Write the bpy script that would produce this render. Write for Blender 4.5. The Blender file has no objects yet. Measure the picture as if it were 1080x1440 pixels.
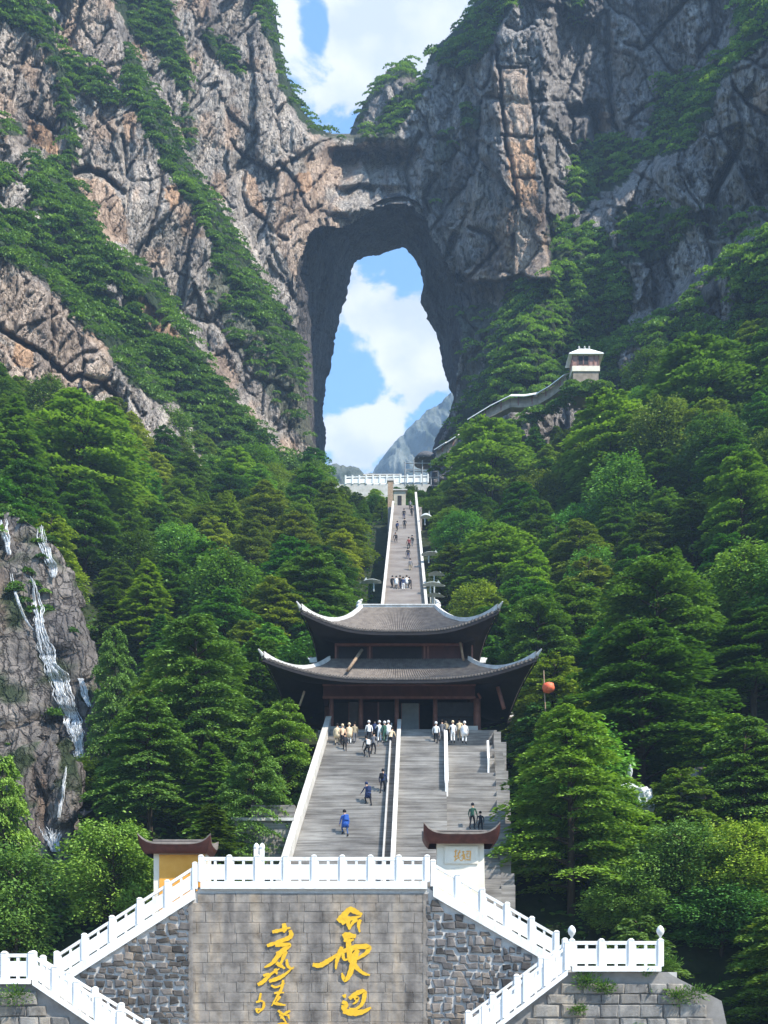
import bpy, bmesh, math, random
import numpy as np
from mathutils import Vector, Matrix
random.seed(7)
RNG = np.random.default_rng(7)
SC = bpy.context.scene
COL = SC.collection
R = math.radians

# ------------------------------------------------------------------ camera
FPX, HOR = 1500.0, 1440.0          # focal length and horizon line in photograph pixels
cam_d = bpy.data.cameras.new('camera')
cam_d.sensor_fit = 'AUTO'; cam_d.sensor_width = 36.0
cam_d.lens = FPX / 1440.0 * 36.0
cam_d.shift_y = 0.5
cam_d.clip_start = 0.5; cam_d.clip_end = 30000
cam = bpy.data.objects.new('camera', cam_d); COL.objects.link(cam)
cam.location = (0, 0, 0); cam.rotation_euler = (R(90), 0, 0)
SC.camera = cam

# ------------------------------------------------------------------ sun and sky
SUN = Vector((0.60, -0.42, 0.90)).normalized()      # direction towards the sun
sun_d = bpy.data.lights.new('sun', 'SUN'); sun_d.energy = 3.5; sun_d.angle = R(0.9); sun_d.color = (1.0, 0.95, 0.86)
sun = bpy.data.objects.new('sun', sun_d); COL.objects.link(sun)
sun.rotation_euler = SUN.to_track_quat('Z', 'Y').to_euler()
elev = math.asin(SUN.z); azim = math.atan2(SUN.x, SUN.y)

W = bpy.data.worlds.new('World'); SC.world = W; W.use_nodes = True
nt = W.node_tree; nt.nodes.clear()
def N(t, k, **kw):
    n = t.nodes.new(k)
    for a, v in kw.items():
        if a == 'inp':
            for i, x in v.items(): n.inputs[i].default_value = x
        else: setattr(n, a, v)
    return n
def L(t, a, b): t.links.new(a, b)
wo = N(nt, 'ShaderNodeOutputWorld'); bg = N(nt, 'ShaderNodeBackground'); bg.inputs[1].default_value = 0.15
sky = N(nt, 'ShaderNodeTexSky'); sky.sky_type = 'NISHITA'; sky.sun_disc = False
sky.sun_elevation = elev; sky.sun_rotation = azim; sky.altitude = 1200; sky.air_density = 1.0; sky.dust_density = 0.8; sky.ozone_density = 0.7
tc = N(nt, 'ShaderNodeTexCoord')
# clouds: noise over the direction, gathered where the photograph has its cumulus banks
nz = N(nt, 'ShaderNodeTexNoise', noise_dimensions='3D', inp={'Scale': 13.0, 'Detail': 12.0, 'Roughness': 0.60, 'Distortion': 0.25})
mp = N(nt, 'ShaderNodeMapping'); mp.inputs['Scale'].default_value = (1.0, 1.0, 1.5); mp.inputs['Location'].default_value = (3.1, 0.4, 1.7)
L(nt, tc.outputs['Generated'], mp.inputs[0]); L(nt, mp.outputs[0], nz.inputs['Vector'])
def blob(px, py, r, k):
    d = Vector(((px-540)/FPX, 1.0, (HOR-py)/FPX)).normalized()
    vs = N(nt, 'ShaderNodeVectorMath', operation='DISTANCE'); vs.inputs[1].default_value = d
    L(nt, tc.outputs['Generated'], vs.inputs[0])
    mr = N(nt, 'ShaderNodeMapRange', interpolation_type='SMOOTHSTEP'); mr.inputs[1].default_value = 0; mr.inputs[2].default_value = r/FPX
    mr.inputs[3].default_value = k; mr.inputs[4].default_value = 0
    L(nt, vs.outputs['Value'], mr.inputs[0]); return mr.outputs[0]
namp = N(nt, 'ShaderNodeMath', operation='MULTIPLY_ADD'); namp.inputs[1].default_value = 1.7; namp.inputs[2].default_value = -.38; L(nt, nz.outputs['Fac'], namp.inputs[0]); acc = namp.outputs[0]
for b in [(500,440,62,.26),(545,470,70,.28),(590,500,62,.26),(600,540,44,.16),(490,620,62,.26),(545,600,56,.25),(515,650,50,.2),
          (560,20,100,.30),(450,150,85,.30),(640,10,90,.26),(400,60,60,.24),(520,90,80,.22),(480,-60,120,.2),
          (448,28,36,-.34),(450,55,26,-.2),(575,385,34,-.26),(610,575,26,-.2),(500,540,40,-.22),(560,560,24,-.14),(530,380,30,-.12),(480,565,30,-.1)]:
    a = N(nt, 'ShaderNodeMath', operation='ADD'); L(nt, acc, a.inputs[0]); L(nt, blob(*b), a.inputs[1]); acc = a.outputs[0]
cr = N(nt, 'ShaderNodeMapRange', interpolation_type='SMOOTHSTEP'); cr.inputs[1].default_value = .54; cr.inputs[2].default_value = .70
L(nt, acc, cr.inputs[0])
nz2 = N(nt, 'ShaderNodeTexNoise', inp={'Scale': 14.0, 'Detail': 6.0, 'Roughness': 0.55}); L(nt, mp.outputs[0], nz2.inputs['Vector'])
cc = N(nt, 'ShaderNodeMixRGB'); cc.inputs[1].default_value = (1.85, 2.02, 2.25, 1); cc.inputs[2].default_value = (2.6, 2.62, 2.66, 1)
r2 = N(nt, 'ShaderNodeMapRange'); r2.inputs[1].default_value = .4; r2.inputs[2].default_value = .6; L(nt, nz2.outputs['Fac'], r2.inputs[0]); L(nt, r2.outputs[0], cc.inputs[0])
mx = N(nt, 'ShaderNodeMixRGB'); L(nt, cr.outputs[0], mx.inputs[0]); skt = N(nt, 'ShaderNodeMixRGB', blend_type='MULTIPLY'); skt.inputs[0].default_value = 1; skt.inputs[2].default_value = (.66, .90, 1.0, 1); L(nt, sky.outputs[0], skt.inputs[1]); L(nt, skt.outputs[0], mx.inputs[1]); L(nt, cc.outputs[0], mx.inputs[2])
L(nt, mx.outputs[0], bg.inputs[0]); L(nt, bg.outputs[0], wo.inputs[0])

SC.view_settings.view_transform = 'Standard'; SC.view_settings.look = 'None'
SC.view_settings.exposure = 1.6; SC.view_settings.gamma = 1.0; SC.view_settings.use_curve_mapping = False
SC.cycles.use_denoising = True
SC.cycles.max_bounces = 6; SC.cycles.diffuse_bounces = 3; SC.cycles.transmission_bounces = 3; SC.cycles.volume_bounces = 0

# ------------------------------------------------------------------ helpers
def at(px, py, Y): return Vector(((px-540)/FPX*Y, Y, (HOR-py)/FPX*Y))

def h2(ix, iy, s):
    a = (ix.astype(np.int64)*374761393 + iy.astype(np.int64)*668265263 + s*1442695041) & 0xffffffff
    a = ((a ^ (a >> 13))*1274126177) & 0xffffffff
    a = ((a ^ (a >> 16))*2246822519) & 0xffffffff
    a = a ^ (a >> 15)
    return (a & 0xffffff)/float(0x1000000)
def vn(x, y, s=0):
    ix = np.floor(x); iy = np.floor(y); fx = x-ix; fy = y-iy
    fx = fx*fx*fx*(fx*(fx*6-15)+10); fy = fy*fy*fy*(fy*(fy*6-15)+10)
    a = h2(ix, iy, s); b = h2(ix+1, iy, s); c = h2(ix, iy+1, s); d = h2(ix+1, iy+1, s)
    return ((a*(1-fx)+b*fx)*(1-fy) + (c*(1-fx)+d*fx)*fy)*2-1
def fbm(x, y, o=5, s=0, g=.5):
    t = 0; am = 1; n = 0
    for i in range(o):
        t = t + am*vn(x, y, s+i*17); n += am; am *= g; x = x*2.03+5.1; y = y*2.03+1.7
    return t/n
def ridged(x, y, o=5, s=0, g=.5):
    t = 0; am = 1; n = 0
    for i in range(o):
        t = t + am*(1-2*np.abs(vn(x, y, s+i*13))); n += am; am *= g; x = x*2.1+3.3; y = y*2.1+8.1
    return t/n
def voro(x, y, s=0):
    ix = np.floor(x); iy = np.floor(y)
    f1 = np.full(x.shape, 9.); f2 = np.full(x.shape, 9.); hid = np.zeros(x.shape); dx1 = np.zeros(x.shape); dy1 = np.zeros(x.shape); hid2 = np.zeros(x.shape)
    for j in (-1, 0, 1):
        for i in (-1, 0, 1):
            cx = ix+i; cy = iy+j
            qx = cx+h2(cx, cy, s+1); qy = cy+h2(cx, cy, s+2)
            dx = x-qx; dy = y-qy; d = np.sqrt(dx*dx+dy*dy)
            c = h2(cx, cy, s+3); c2 = h2(cx, cy, s+4)
            n = d < f1
            f2 = np.where(n, f1, np.minimum(f2, d))
            hid = np.where(n, c, hid); hid2 = np.where(n, c2, hid2); dx1 = np.where(n, dx, dx1); dy1 = np.where(n, dy, dy1); f1 = np.where(n, d, f1)
    return f1, f2, hid, hid2, dx1, dy1
def inpoly(x, y, P):
    r = np.zeros(x.shape, bool); n = len(P)
    for i in range(n):
        x1, y1 = P[i]; x2, y2 = P[(i+1) % n]
        if y1 == y2: continue
        c = ((y1 > y) != (y2 > y)) & (x < (x2-x1)*(y-y1)/(y2-y1)+x1)
        r ^= c
    return r
def pdist(x, y, P, closed=False):
    """distance to a polyline and signed side (positive on the left of its direction in x right / y down)"""
    best = np.full(x.shape, 1e9); sg = np.zeros(x.shape)
    Q = list(P)+([P[0]] if closed else [])
    for (x1, y1), (x2, y2) in zip(Q[:-1], Q[1:]):
        ex, ey = x2-x1, y2-y1; l2 = ex*ex+ey*ey
        t = np.clip(((x-x1)*ex+(y-y1)*ey)/l2, 0, 1)
        dx = x-x1-t*ex; dy = y-y1-t*ey; d = np.sqrt(dx*dx+dy*dy)
        m = d < best-1e-6
        best = np.where(m, d, best); sg = np.where(m, np.sign(ex*dy-ey*dx), sg)
    return best, sg
def sstep(a, b, x):
    t = np.clip((x-a)/(b-a), 0, 1); return t*t*(3-2*t)

def link(o, parent=None):
    COL.objects.link(o)
    if parent is not None: o.parent = parent
    return o
def meta(o, label=None, cat=None, group=None, kind=None):
    if label: o['label'] = label
    if cat: o['category'] = cat
    if group: o['group'] = group
    if kind: o['kind'] = kind
    return o
def npmesh(name, V, F, mats, smooth=False):
    """V (n,3), F (m,3|4) numpy"""
    me = bpy.data.meshes.new(name)
    V = np.ascontiguousarray(V, np.float32); F = np.ascontiguousarray(F, np.int32); k = F.shape[1]
    me.vertices.add(len(V)); me.vertices.foreach_set('co', V.ravel())
    me.loops.add(F.size); me.loops.foreach_set('vertex_index', F.ravel())
    me.polygons.add(len(F)); me.polygons.foreach_set('loop_start', np.arange(0, F.size, k, dtype=np.int32))
    if smooth: me.polygons.foreach_set('use_smooth', np.ones(len(F), bool))
    me.update(calc_edges=True)
    for m in (mats if isinstance(mats, (list, tuple)) else [mats]): me.materials.append(m)
    return me
def attr(me, name, vals):
    a = me.attributes.new(name, 'FLOAT', 'POINT'); a.data.foreach_set('value', np.ascontiguousarray(vals, np.float32))
def empty(name, loc=(0, 0, 0), rz=0, label=None, cat=None, group=None):
    o = bpy.data.objects.new(name, None); o.location = loc; o.rotation_euler = (0, 0, rz); o.empty_display_size = .3
    link(o); return meta(o, label, cat, group)

class MB:
    """collects simple shapes into one mesh"""
    def __init__(s): s.v = []; s.f = []; s.m = []
    def add(s, V, F, m=0):
        b = len(s.v); s.v += [tuple(v) for v in V]; s.f += [tuple(b+i for i in f) for f in F]; s.m += [m]*len(F); return s
    def hexa(s, P, m=0):   # 8 points: bottom ring 4, top ring 4
        return s.add(P, [(3,2,1,0),(4,5,6,7),(0,1,5,4),(1,2,6,5),(2,3,7,6),(3,0,4,7)], m)
    def box(s, x0, x1, y0, y1, z0, z1, m=0):
        return s.hexa([(x0,y0,z0),(x1,y0,z0),(x1,y1,z0),(x0,y1,z0),(x0,y0,z1),(x1,y0,z1),(x1,y1,z1),(x0,y1,z1)], m)
    def beam(s, A, B, z0, z1, t, m=0):
        """a slab running from A to B, spanning z0..z1 above the line and t thick sideways (vertical ends)"""
        A = Vector(A); B = Vector(B); d = (B-A); n = Vector((-d.y, d.x, 0)).normalized()*t/2
        P = [A-n, B-n, B+n, A+n]
        return s.hexa([(p.x,p.y,p.z+z0) for p in P]+[(p.x,p.y,p.z+z1) for p in P], m)
    def tube(s, A, B, r0, r1, n=8, m=0, caps=True):
        A = Vector(A); B = Vector(B); d = (B-A).normalized()
        u = d.cross(Vector((0,0,1)) if abs(d.z) < .9 else Vector((1,0,0))).normalized(); w = d.cross(u)
        V = []
        for c, r in ((A, r0), (B, r1)):
            for i in range(n):
                a = 2*math.pi*i/n; V.append(c+u*math.cos(a)*r+w*math.sin(a)*r)
        F = [(i, (i+1) % n, n+(i+1) % n, n+i) for i in range(n)]
        if caps: F += [tuple(range(n-1, -1, -1)), tuple(range(n, 2*n))]
        return s.add(V, F, m)
    def lathe(s, c, prof, n=12, m=0, sx=1, sy=1):
        c = Vector(c); V = []
        for r, z in prof:
            for i in range(n):
                a = 2*math.pi*i/n; V.append((c.x+math.cos(a)*r*sx, c.y+math.sin(a)*r*sy, c.z+z))
        F = []
        for k in range(len(prof)-1):
            for i in range(n): F.append((k*n+i, k*n+(i+1) % n, (k+1)*n+(i+1) % n, (k+1)*n+i))
        F += [tuple(range(n-1, -1, -1)), tuple(range((len(prof)-1)*n, len(prof)*n))]
        return s.add(V, F, m)
    def build(s, name, mats, parent=None, smooth=False, bevel=0, loc=None):
        me = bpy.data.meshes.new(name); me.from_pydata(s.v, [], s.f)
        ms = mats if isinstance(mats, (list, tuple)) else [mats]
        for m in ms: me.materials.append(m)
        if len(ms) > 1: me.polygons.foreach_set('material_index', s.m)
        if bevel:
            bm = bmesh.new(); bm.from_mesh(me); bmesh.ops.bevel(bm, geom=bm.edges[:], offset=bevel, segments=1, affect='EDGES', profile=.5, clamp_overlap=True); bm.to_mesh(me); bm.free()
        if smooth: me.polygons.foreach_set('use_smooth', [True]*len(me.polygons))
        me.update(); o = bpy.data.objects.new(name, me)
        if loc: o.location = loc
        return link(o, parent)

# ------------------------------------------------------------------ materials
MATS = {}
def newmat(name, rough=.8, spec=.3):
    m = bpy.data.materials.new(name); m.use_nodes = True; t = m.node_tree
    b = t.nodes['Principled BSDF']; b.inputs['Roughness'].default_value = rough; b.inputs['Specular IOR Level'].default_value = spec
    MATS[name] = m; return m, t, b
def ramp(t, fac, stops, interp='LINEAR'):
    r = N(t, 'ShaderNodeValToRGB'); r.color_ramp.interpolation = interp
    e = r.color_ramp.elements
    while len(e) < len(stops): e.new(.5)
    for i, (p, c) in enumerate(stops): e[i].position = p; e[i].color = (*c, 1) if len(c) == 3 else c
    if fac is not None: L(t, fac, r.inputs[0])
    return r.outputs[0]
def noise(t, scale, detail=5, rough=.55, vec=None, dist=0, mapscale=None, coord='Object'):
    if vec is None:
        tc = N(t, 'ShaderNodeTexCoord'); vec = tc.outputs[coord]
    if mapscale:
        mp = N(t, 'ShaderNodeMapping'); mp.inputs['Scale'].default_value = mapscale; L(t, vec, mp.inputs[0]); vec = mp.outputs[0]
    n = N(t, 'ShaderNodeTexNoise', inp={'Scale': scale, 'Detail': detail, 'Roughness': rough, 'Distortion': dist}); L(t, vec, n.inputs['Vector'])
    return n.outputs['Fac']
def mixc(t, f, a, b, mode='MIX'):
    m = N(t, 'ShaderNodeMixRGB', blend_type=mode)
    for i, x in enumerate((f, a, b)):
        if hasattr(x, 'is_output'): L(t, x, m.inputs[i])
        else: m.inputs[i].default_value = x if i == 0 else (*x, 1)
    return m.outputs[0]
def math_(t, op, a, b=0, clamp=False):
    m = N(t, 'ShaderNodeMath', operation=op, use_clamp=clamp)
    for i, x in enumerate((a, b)):
        if hasattr(x, 'is_output'): L(t, x, m.inputs[i])
        else: m.inputs[i].default_value = x
    return m.outputs[0]
def bump(t, b, h, strength=.5, dist=.1, normal=None):
    n = N(t, 'ShaderNodeBump', inp={'Strength': strength, 'Distance': dist}); L(t, h, n.inputs['Height'])
    if normal is not None: L(t, normal, n.inputs['Normal'])
    L(t, n.outputs[0], b.inputs['Normal']); return n.outputs[0]
def getattr_(t, name):
    a = N(t, 'ShaderNodeAttribute', attribute_name=name); return a.outputs['Fac']
def simple(name, c1, c2, scale=2, rough=.8, spec=.3, bs=.3, bd=.02, mapscale=None):
    m, t, b = newmat(name, rough, spec)
    f = noise(t, scale, 6, .6, mapscale=mapscale)
    L(t, ramp(t, f, [(.3, c1), (.7, c2)]), b.inputs['Base Color'])
    if bs: bump(t, b, noise(t, scale*4, 4, .6, mapscale=mapscale), bs, bd)
    return m

# rock of the cliffs
def cliff_material(name):
    m, t, b = newmat(name, .9, .2)
    warm = getattr_(t, 'warm'); veg = getattr_(t, 'veg'); damp_shade = getattr_(t, 'damp_shade'); cool = getattr_(t, 'cool')
    big = noise(t, .045, 6, .6, mapscale=(1, 1, .6))
    streak = noise(t, .22, 7, .62, mapscale=(1, 1, .22), dist=.4)
    fine = noise(t, 1.3, 7, .68, mapscale=(1, 1, .6), dist=.3)
    base = ramp(t, big, [(.3, (.28, .25, .22)), (.5, (.38, .345, .31)), (.7, (.48, .445, .405))])
    st = ramp(t, streak, [(.30, (.45, .43, .42)), (.47, (.9, .88, .86)), (.6, (1.15, 1.1, 1.05)), (.75, (1.35, 1.3, 1.25))])
    c = mixc(t, 1.0, base, st, 'MULTIPLY')
    fn = ramp(t, fine, [(.34, (.35, .34, .34)), (.46, (.9, .88, .87)), (.62, (1.2, 1.18, 1.14))])
    c = mixc(t, .85, c, fn, 'MULTIPLY')
    wc = ramp(t, streak, [(.3, (.34, .19, .10)), (.55, (.50, .30, .17)), (.75, (.58, .40, .27))])
    tck = N(t, 'ShaderNodeTexCoord'); nk = N(t, 'ShaderNodeTexNoise', inp={'Scale': .9, 'Detail': 5, 'Roughness': .6}); L(t, tck.outputs['Object'], nk.inputs['Vector'])
    va = N(t, 'ShaderNodeVectorMath', operation='MULTIPLY_ADD'); va.inputs[1].default_value = (1.3, 1.3, 1.3); L(t, nk.outputs['Color'], va.inputs[0]); L(t, tck.outputs['Object'], va.inputs[2])
    mk = N(t, 'ShaderNodeMapping'); mk.inputs['Scale'].default_value = (1, 1, .2); mk.inputs['Rotation'].default_value = (0, R(14), 0); L(t, va.outputs[0], mk.inputs[0])
    vk = N(t, 'ShaderNodeTexVoronoi', feature='DISTANCE_TO_EDGE', inp={'Scale': .95}); L(t, mk.outputs[0], vk.inputs['Vector'])
    fine_crack = N(t, 'ShaderNodeMapRange', inp={1: 0, 2: .07, 3: 0, 4: 1}); L(t, vk.outputs['Distance'], fine_crack.inputs[0])
    c = mixc(t, .75, c, ramp(t, fine_crack.outputs[0], [(0, (.22, .20, .20)), (.8, (1, 1, 1))]), 'MULTIPLY')
    c = mixc(t, math_(t, 'MULTIPLY', warm, .85), c, mixc(t, .55, wc, fn, 'MULTIPLY'))
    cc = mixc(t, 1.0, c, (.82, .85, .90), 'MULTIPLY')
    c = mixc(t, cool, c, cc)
    c = mixc(t, damp_shade, c, mixc(t, 1.0, c, (.28, .28, .31), 'MULTIPLY'))  # colour darkening shared by dark wet rock and painted shade
    vg = ramp(t, fine, [(.3, (.012, .025, .010)), (.7, (.045, .07, .022))])
    vf = math_(t, 'MULTIPLY', veg, 1.0, True)
    c = mixc(t, vf, c, vg)
    L(t, c, b.inputs['Base Color'])
    h = math_(t, 'ADD', math_(t, 'MULTIPLY', streak, 1.6), math_(t, 'MULTIPLY', fine, .8))
    v = N(t, 'ShaderNodeTexVoronoi', feature='DISTANCE_TO_EDGE', inp={'Scale': .55}); tcn = N(t, 'ShaderNodeTexCoord')
    mpp = N(t, 'ShaderNodeMapping'); mpp.inputs['Scale'].default_value = (1, 1, .28); mpp.inputs['Rotation'].default_value = (0, R(18), 0)
    nzv = N(t, 'ShaderNodeTexNoise', inp={'Scale': .5, 'Detail': 3}); L(t, tcn.outputs['Object'], nzv.inputs['Vector'])
    vadd = N(t, 'ShaderNodeVectorMath', operation='MULTIPLY_ADD'); vadd.inputs[1].default_value = (2.4, 2.4, 2.4)
    L(t, nzv.outputs['Color'], vadd.inputs[0]); L(t, tcn.outputs['Object'], vadd.inputs[2])
    L(t, vadd.outputs[0], mpp.inputs[0]); L(t, mpp.outputs[0], v.inputs['Vector'])
    crk = N(t, 'ShaderNodeMapRange', inp={1: 0, 2: .09, 3: 0, 4: .4}); L(t, v.outputs['Distance'], crk.inputs[0])
    h = math_(t, 'ADD', h, crk.outputs[0]); h = math_(t, 'ADD', h, math_(t, 'MULTIPLY', fine_crack.outputs[0], .5))
    bump(t, b, h, .9, .9)
    return m
CLIFF = cliff_material('cliff_rock')

def leaf_material(name, dark, light, tr=.25):
    m, t, b = newmat(name, .55, .25)
    for n in list(t.nodes):
        if n.type == 'BSDF_PRINCIPLED': t.nodes.remove(n)
    out = [n for n in t.nodes if n.type == 'OUTPUT_MATERIAL'][0]
    a = getattr_(t, 'tint')
    oi = N(t, 'ShaderNodeObjectInfo')
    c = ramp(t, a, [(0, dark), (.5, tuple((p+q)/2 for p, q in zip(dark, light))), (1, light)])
    c = mixc(t, 1.0, c, oi.outputs['Color'], 'MULTIPLY')
    df = N(t, 'ShaderNodeBsdfDiffuse'); L(t, c, df.inputs['Color'])
    tl = N(t, 'ShaderNodeBsdfTranslucent'); L(t, mixc(t, 1.0, c, (1.25, 1.35, .45), 'MULTIPLY'), tl.inputs['Color'])
    gl = N(t, 'ShaderNodeBsdfGlossy', inp={'Roughness': .5}); gl.inputs['Color'].default_value = (.8, .85, .9, 1)
    m1 = N(t, 'ShaderNodeMixShader'); m1.inputs[0].default_value = tr; L(t, df.outputs[0], m1.inputs[1]); L(t, tl.outputs[0], m1.inputs[2])
    m2 = N(t, 'ShaderNodeMixShader'); m2.inputs[0].default_value = .012; L(t, m1.outputs[0], m2.inputs[1]); L(t, gl.outputs[0], m2.inputs[2])
    L(t, m2.outputs[0], out.inputs[0]); return m
LEAF = leaf_material('leaf', (.027, .080, .018), (.165, .285, .052))
BARK = simple('bark', (.035, .028, .02), (.09, .07, .05), 3, .95, .1, .6, .03, (1, 1, .3))
SOIL = simple('forest_floor', (.012, .018, .008), (.035, .045, .018), .8, .95, .1, .5, .1)
# ------------------------------------------------------------------ terrain
def base_z(Y): return np.interp(Y, [0, 50, 58, 63.4, 65, 73, 85, 125, 170, 196, 205, 250, 320], [-1.6, -1.6, -1.0, 1.5, 5.2, 10.0, 17.0, 45.5, 78.5, 95.0, 98.0, 119.0, 122.0])
def terr(X, Y):
    X = np.asarray(X, float); Y = np.asarray(Y, float)
    z = base_z(Y)
    g = sstep(56, 90, Y)
    l = np.clip(-X-9, 0, None); r = np.clip(X-12, 0, None)
    z = z + g*(np.interp(l, [0, 20, 50, 80], [0, 1.5, 21, 50]) + np.interp(r, [0, 12, 50, 80], [0, 2.5, 28, 55]))
    z = z + g*1.2*fbm(X*.08, Y*.08, 4, 5)
    # the gully below the waterfall rock
    gl = sstep(-19, -27, X)*sstep(84, 96, Y)*(1-sstep(104, 112, Y))
    z = z - gl*9.0 - 7.5*sstep(-20, -22.5, X)*sstep(-34, -30, X)*sstep(63, 68, Y)*(1-sstep(84, 90, Y))
    z = np.where((Y < 63.6) & (X > -28) & (X < 19), -1.75, z)
    return z
gx = np.arange(-170, 171, 1.7); gy = np.arange(44, 330, 1.7)
GX, GY = np.meshgrid(gx, gy); GZ = terr(GX, GY)
nx, ny = len(gx), len(gy)
idx = np.arange(nx*ny).reshape(ny, nx)
F = np.stack([idx[:-1, :-1], idx[:-1, 1:], idx[1:, 1:], idx[1:, :-1]], -1).reshape(-1, 4)
me = npmesh('hillside', np.stack([GX, GY, GZ], -1).reshape(-1, 3), F, SOIL, True)
meta(link(bpy.data.objects.new('hillside', me)), kind='structure', label='wooded valley slopes rising either side of the long stairway')
gm = simple('plaza_paving', (.22, .21, .19), (.32, .31, .29), .8, .85, .2, .2, .01)
far_g, tG, bG = newmat('open_ground', .95, .1)
fN = noise(tG, .02, 6, .6)
sepd = N(tG, 'ShaderNodeTexCoord'); vl = N(tG, 'ShaderNodeVectorMath', operation='LENGTH'); L(tG, sepd.outputs['Object'], vl.inputs[0])
fm = N(tG, 'ShaderNodeMapRange', inp={1: 75, 2: 100}); L(tG, vl.outputs['Value'], fm.inputs[0])
L(tG, mixc(tG, fm.outputs[0], (.27, .26, .24), ramp(tG, fN, [(.35, (.03, .05, .02)), (.65, (.08, .1, .04))])), bG.inputs['Base Color'])
o = MB().add([(-4000,-4000,-1.62),(4000,-4000,-1.62),(4000,4000,-1.62),(-4000,4000,-1.62)], [(0,1,2,3)]).build('ground', far_g)
meta(o, kind='structure', label='open ground at the foot of the mountain')

# ------------------------------------------------------------------ the mountain with its natural arch
SKY = [(372,-170),(385,0),(390,40),(398,80),(412,122),(424,150),(440,172),(460,187),(493,187),(500,166),(516,135),(535,106),(560,86),(583,88),(588,110),(597,92),(607,68),(630,48),(652,24),(668,0),(720,-170)]
HOLE = [(448,720),(446,640),(438,600),(428,520),(420,450),(418,420),(421,385),(430,350),(442,323),(462,317),(490,318),(503,306),(520,298),(540,288),(566,283),(584,292),(598,315),(612,345),(628,372),(636,400),(643,440),(646,500),(640,560),(622,612),(612,640),(606,720)]
STEP = 2.0
pxs = np.arange(-90, 1172, STEP); pys = np.arange(-150, 712, STEP)
PX, PY = np.meshgrid(pxs, pys)
wob = 3.0*fbm(PX/14, PY/14, 4, 3); wob2 = 3.0*fbm(PX/14, PY/14, 4, 9)
insky = inpoly(PX+wob, PY+wob2, SKY); inhole = inpoly(PX+wob*1.1+5*fbm(PX/26, PY/26, 3, 15)*sstep(640, 560, PY), PY+wob2*1.1+6*fbm(PX/22, PY/22, 3, 16), HOLE)
dsky, _ = pdist(PX, PY, SKY)
def stepline(P, delta, w, flip=1):
    d, s = pdist(PX+5*fbm(PX/30, PY/30, 3, 21), PY+5*fbm(PX/30, PY/30, 3, 22), P)
    return delta*sstep(-w, w, d*s*flip)
lean = (650-PY)*.035
YL = np.interp(PX, [-100, 0, 200, 420, 480, 620], [146, 163, 178, 193, 205, 210]) + lean
YL += stepline([(-200,190),(0,330),(60,385),(120,440),(170,500),(220,560),(330,680)], 16, 22, -1)
YL += stepline([(-200,-60),(40,220),(110,290),(180,370),(262,465),(350,580),(450,690)], 13, 13, -1)
YL += stepline([(60,-250),(170,20),(200,110),(240,190),(300,290),(360,400),(430,540),(450,700)], 14, 16, -1)
YL += stepline([(-60,-160),(70,50),(95,120),(103,190),(104,235)], 6, 8, -1)*sstep(300, 220, PY)
YL += stepline([(290,-60),(300,60),(325,200),(340,300),(380,420)], 5, 5, -1)*sstep(440, 380, PY)
YR = np.interp(PX+13*fbm(PX/22, PY/26, 4, 17), [420, 560, 600, 640, 690, 705, 770, 782, 840, 900, 1080, 1200], [222, 221, 217, 211, 200, 192, 190, 200, 205, 193, 160, 140]) + lean
YR += stepline([(1280,190),(1080,320),(1000,380),(900,460),(820,520),(720,570),(600,660)], 14, 20, 1)
YR += stepline([(1280,-300),(1060,20),(1000,120),(950,205),(860,280),(790,350),(740,415),(700,500),(640,610)], 19, 20, 1)
bl = sstep(478, 575, PX)
Yd = YL*(1-bl)+YR*bl
# overhanging block on the right of the arch
Yd += 9*sstep(-3, 3, PY-(394+16*fbm(PX/26, PY*0, 4, 4)))*sstep(618, 650, PX)*sstep(790, 768, PX)*sstep(470, 420, PY)
# far spire behind the bridge
sp = inpoly(PX, PY, [(490,192),(500,150),(540,80),(592,80),(592,115),(575,150),(548,180),(520,192)])
Yd += sp*26
# strata of the bridge
brd = sstep(452, 475, PX)*sstep(600, 560, PX)*sstep(180, 195, PY)*sstep(320, 290, PY)
Yd += brd*(3.2*np.sin((PY+8*fbm(PX/40, PY/40, 3, 31))/8.2)+6*sstep(205, 215, PY)*sstep(262, 250, PY))
Yd += 30*(1-np.sqrt(np.clip(1-(1-np.clip(dsky/24, 0, 1))**2, 0, 1)))
# blocks, facets and fissures
k = .1333
rot = np.where(PX < 520, R(17), R(-6)); ca, sa = np.cos(rot), np.sin(rot)
ux = (PX*ca+PY*sa)*k; vy = (-PX*sa+PY*ca)*k
wx = 2.2*fbm(ux/7, vy/9, 4, 41); wy = 2.6*fbm(ux/7, vy/9, 4, 42)
def facet(sx, sy, amp, tilt, crack, seed, cw=.07):
    f1, f2, h, hb, dx, dy = voro((ux+wx)/sx, (vy+wy)/sy, seed)
    g = (h-.5)*amp + (dx*(hb-.5)*2 + dy*(h-.35))*tilt
    return g + crack*(1-sstep(0, cw, f2-f1))
D = facet(15, 27, 5.5, 7.0, 1.5, 100, .05) + facet(6.2, 12, 2.6, 3.4, 1.0, 200, .08) + facet(1.9, 5.4, 1.25, 1.7, .5, 300, .13) + facet(.75, 2.3, .4, .6, .15, 400, .2)
D += -.8*ridged(ux/4, vy/18, 5, 55) + .45*fbm(ux/1.1, vy/3.6, 4, 66)
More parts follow.
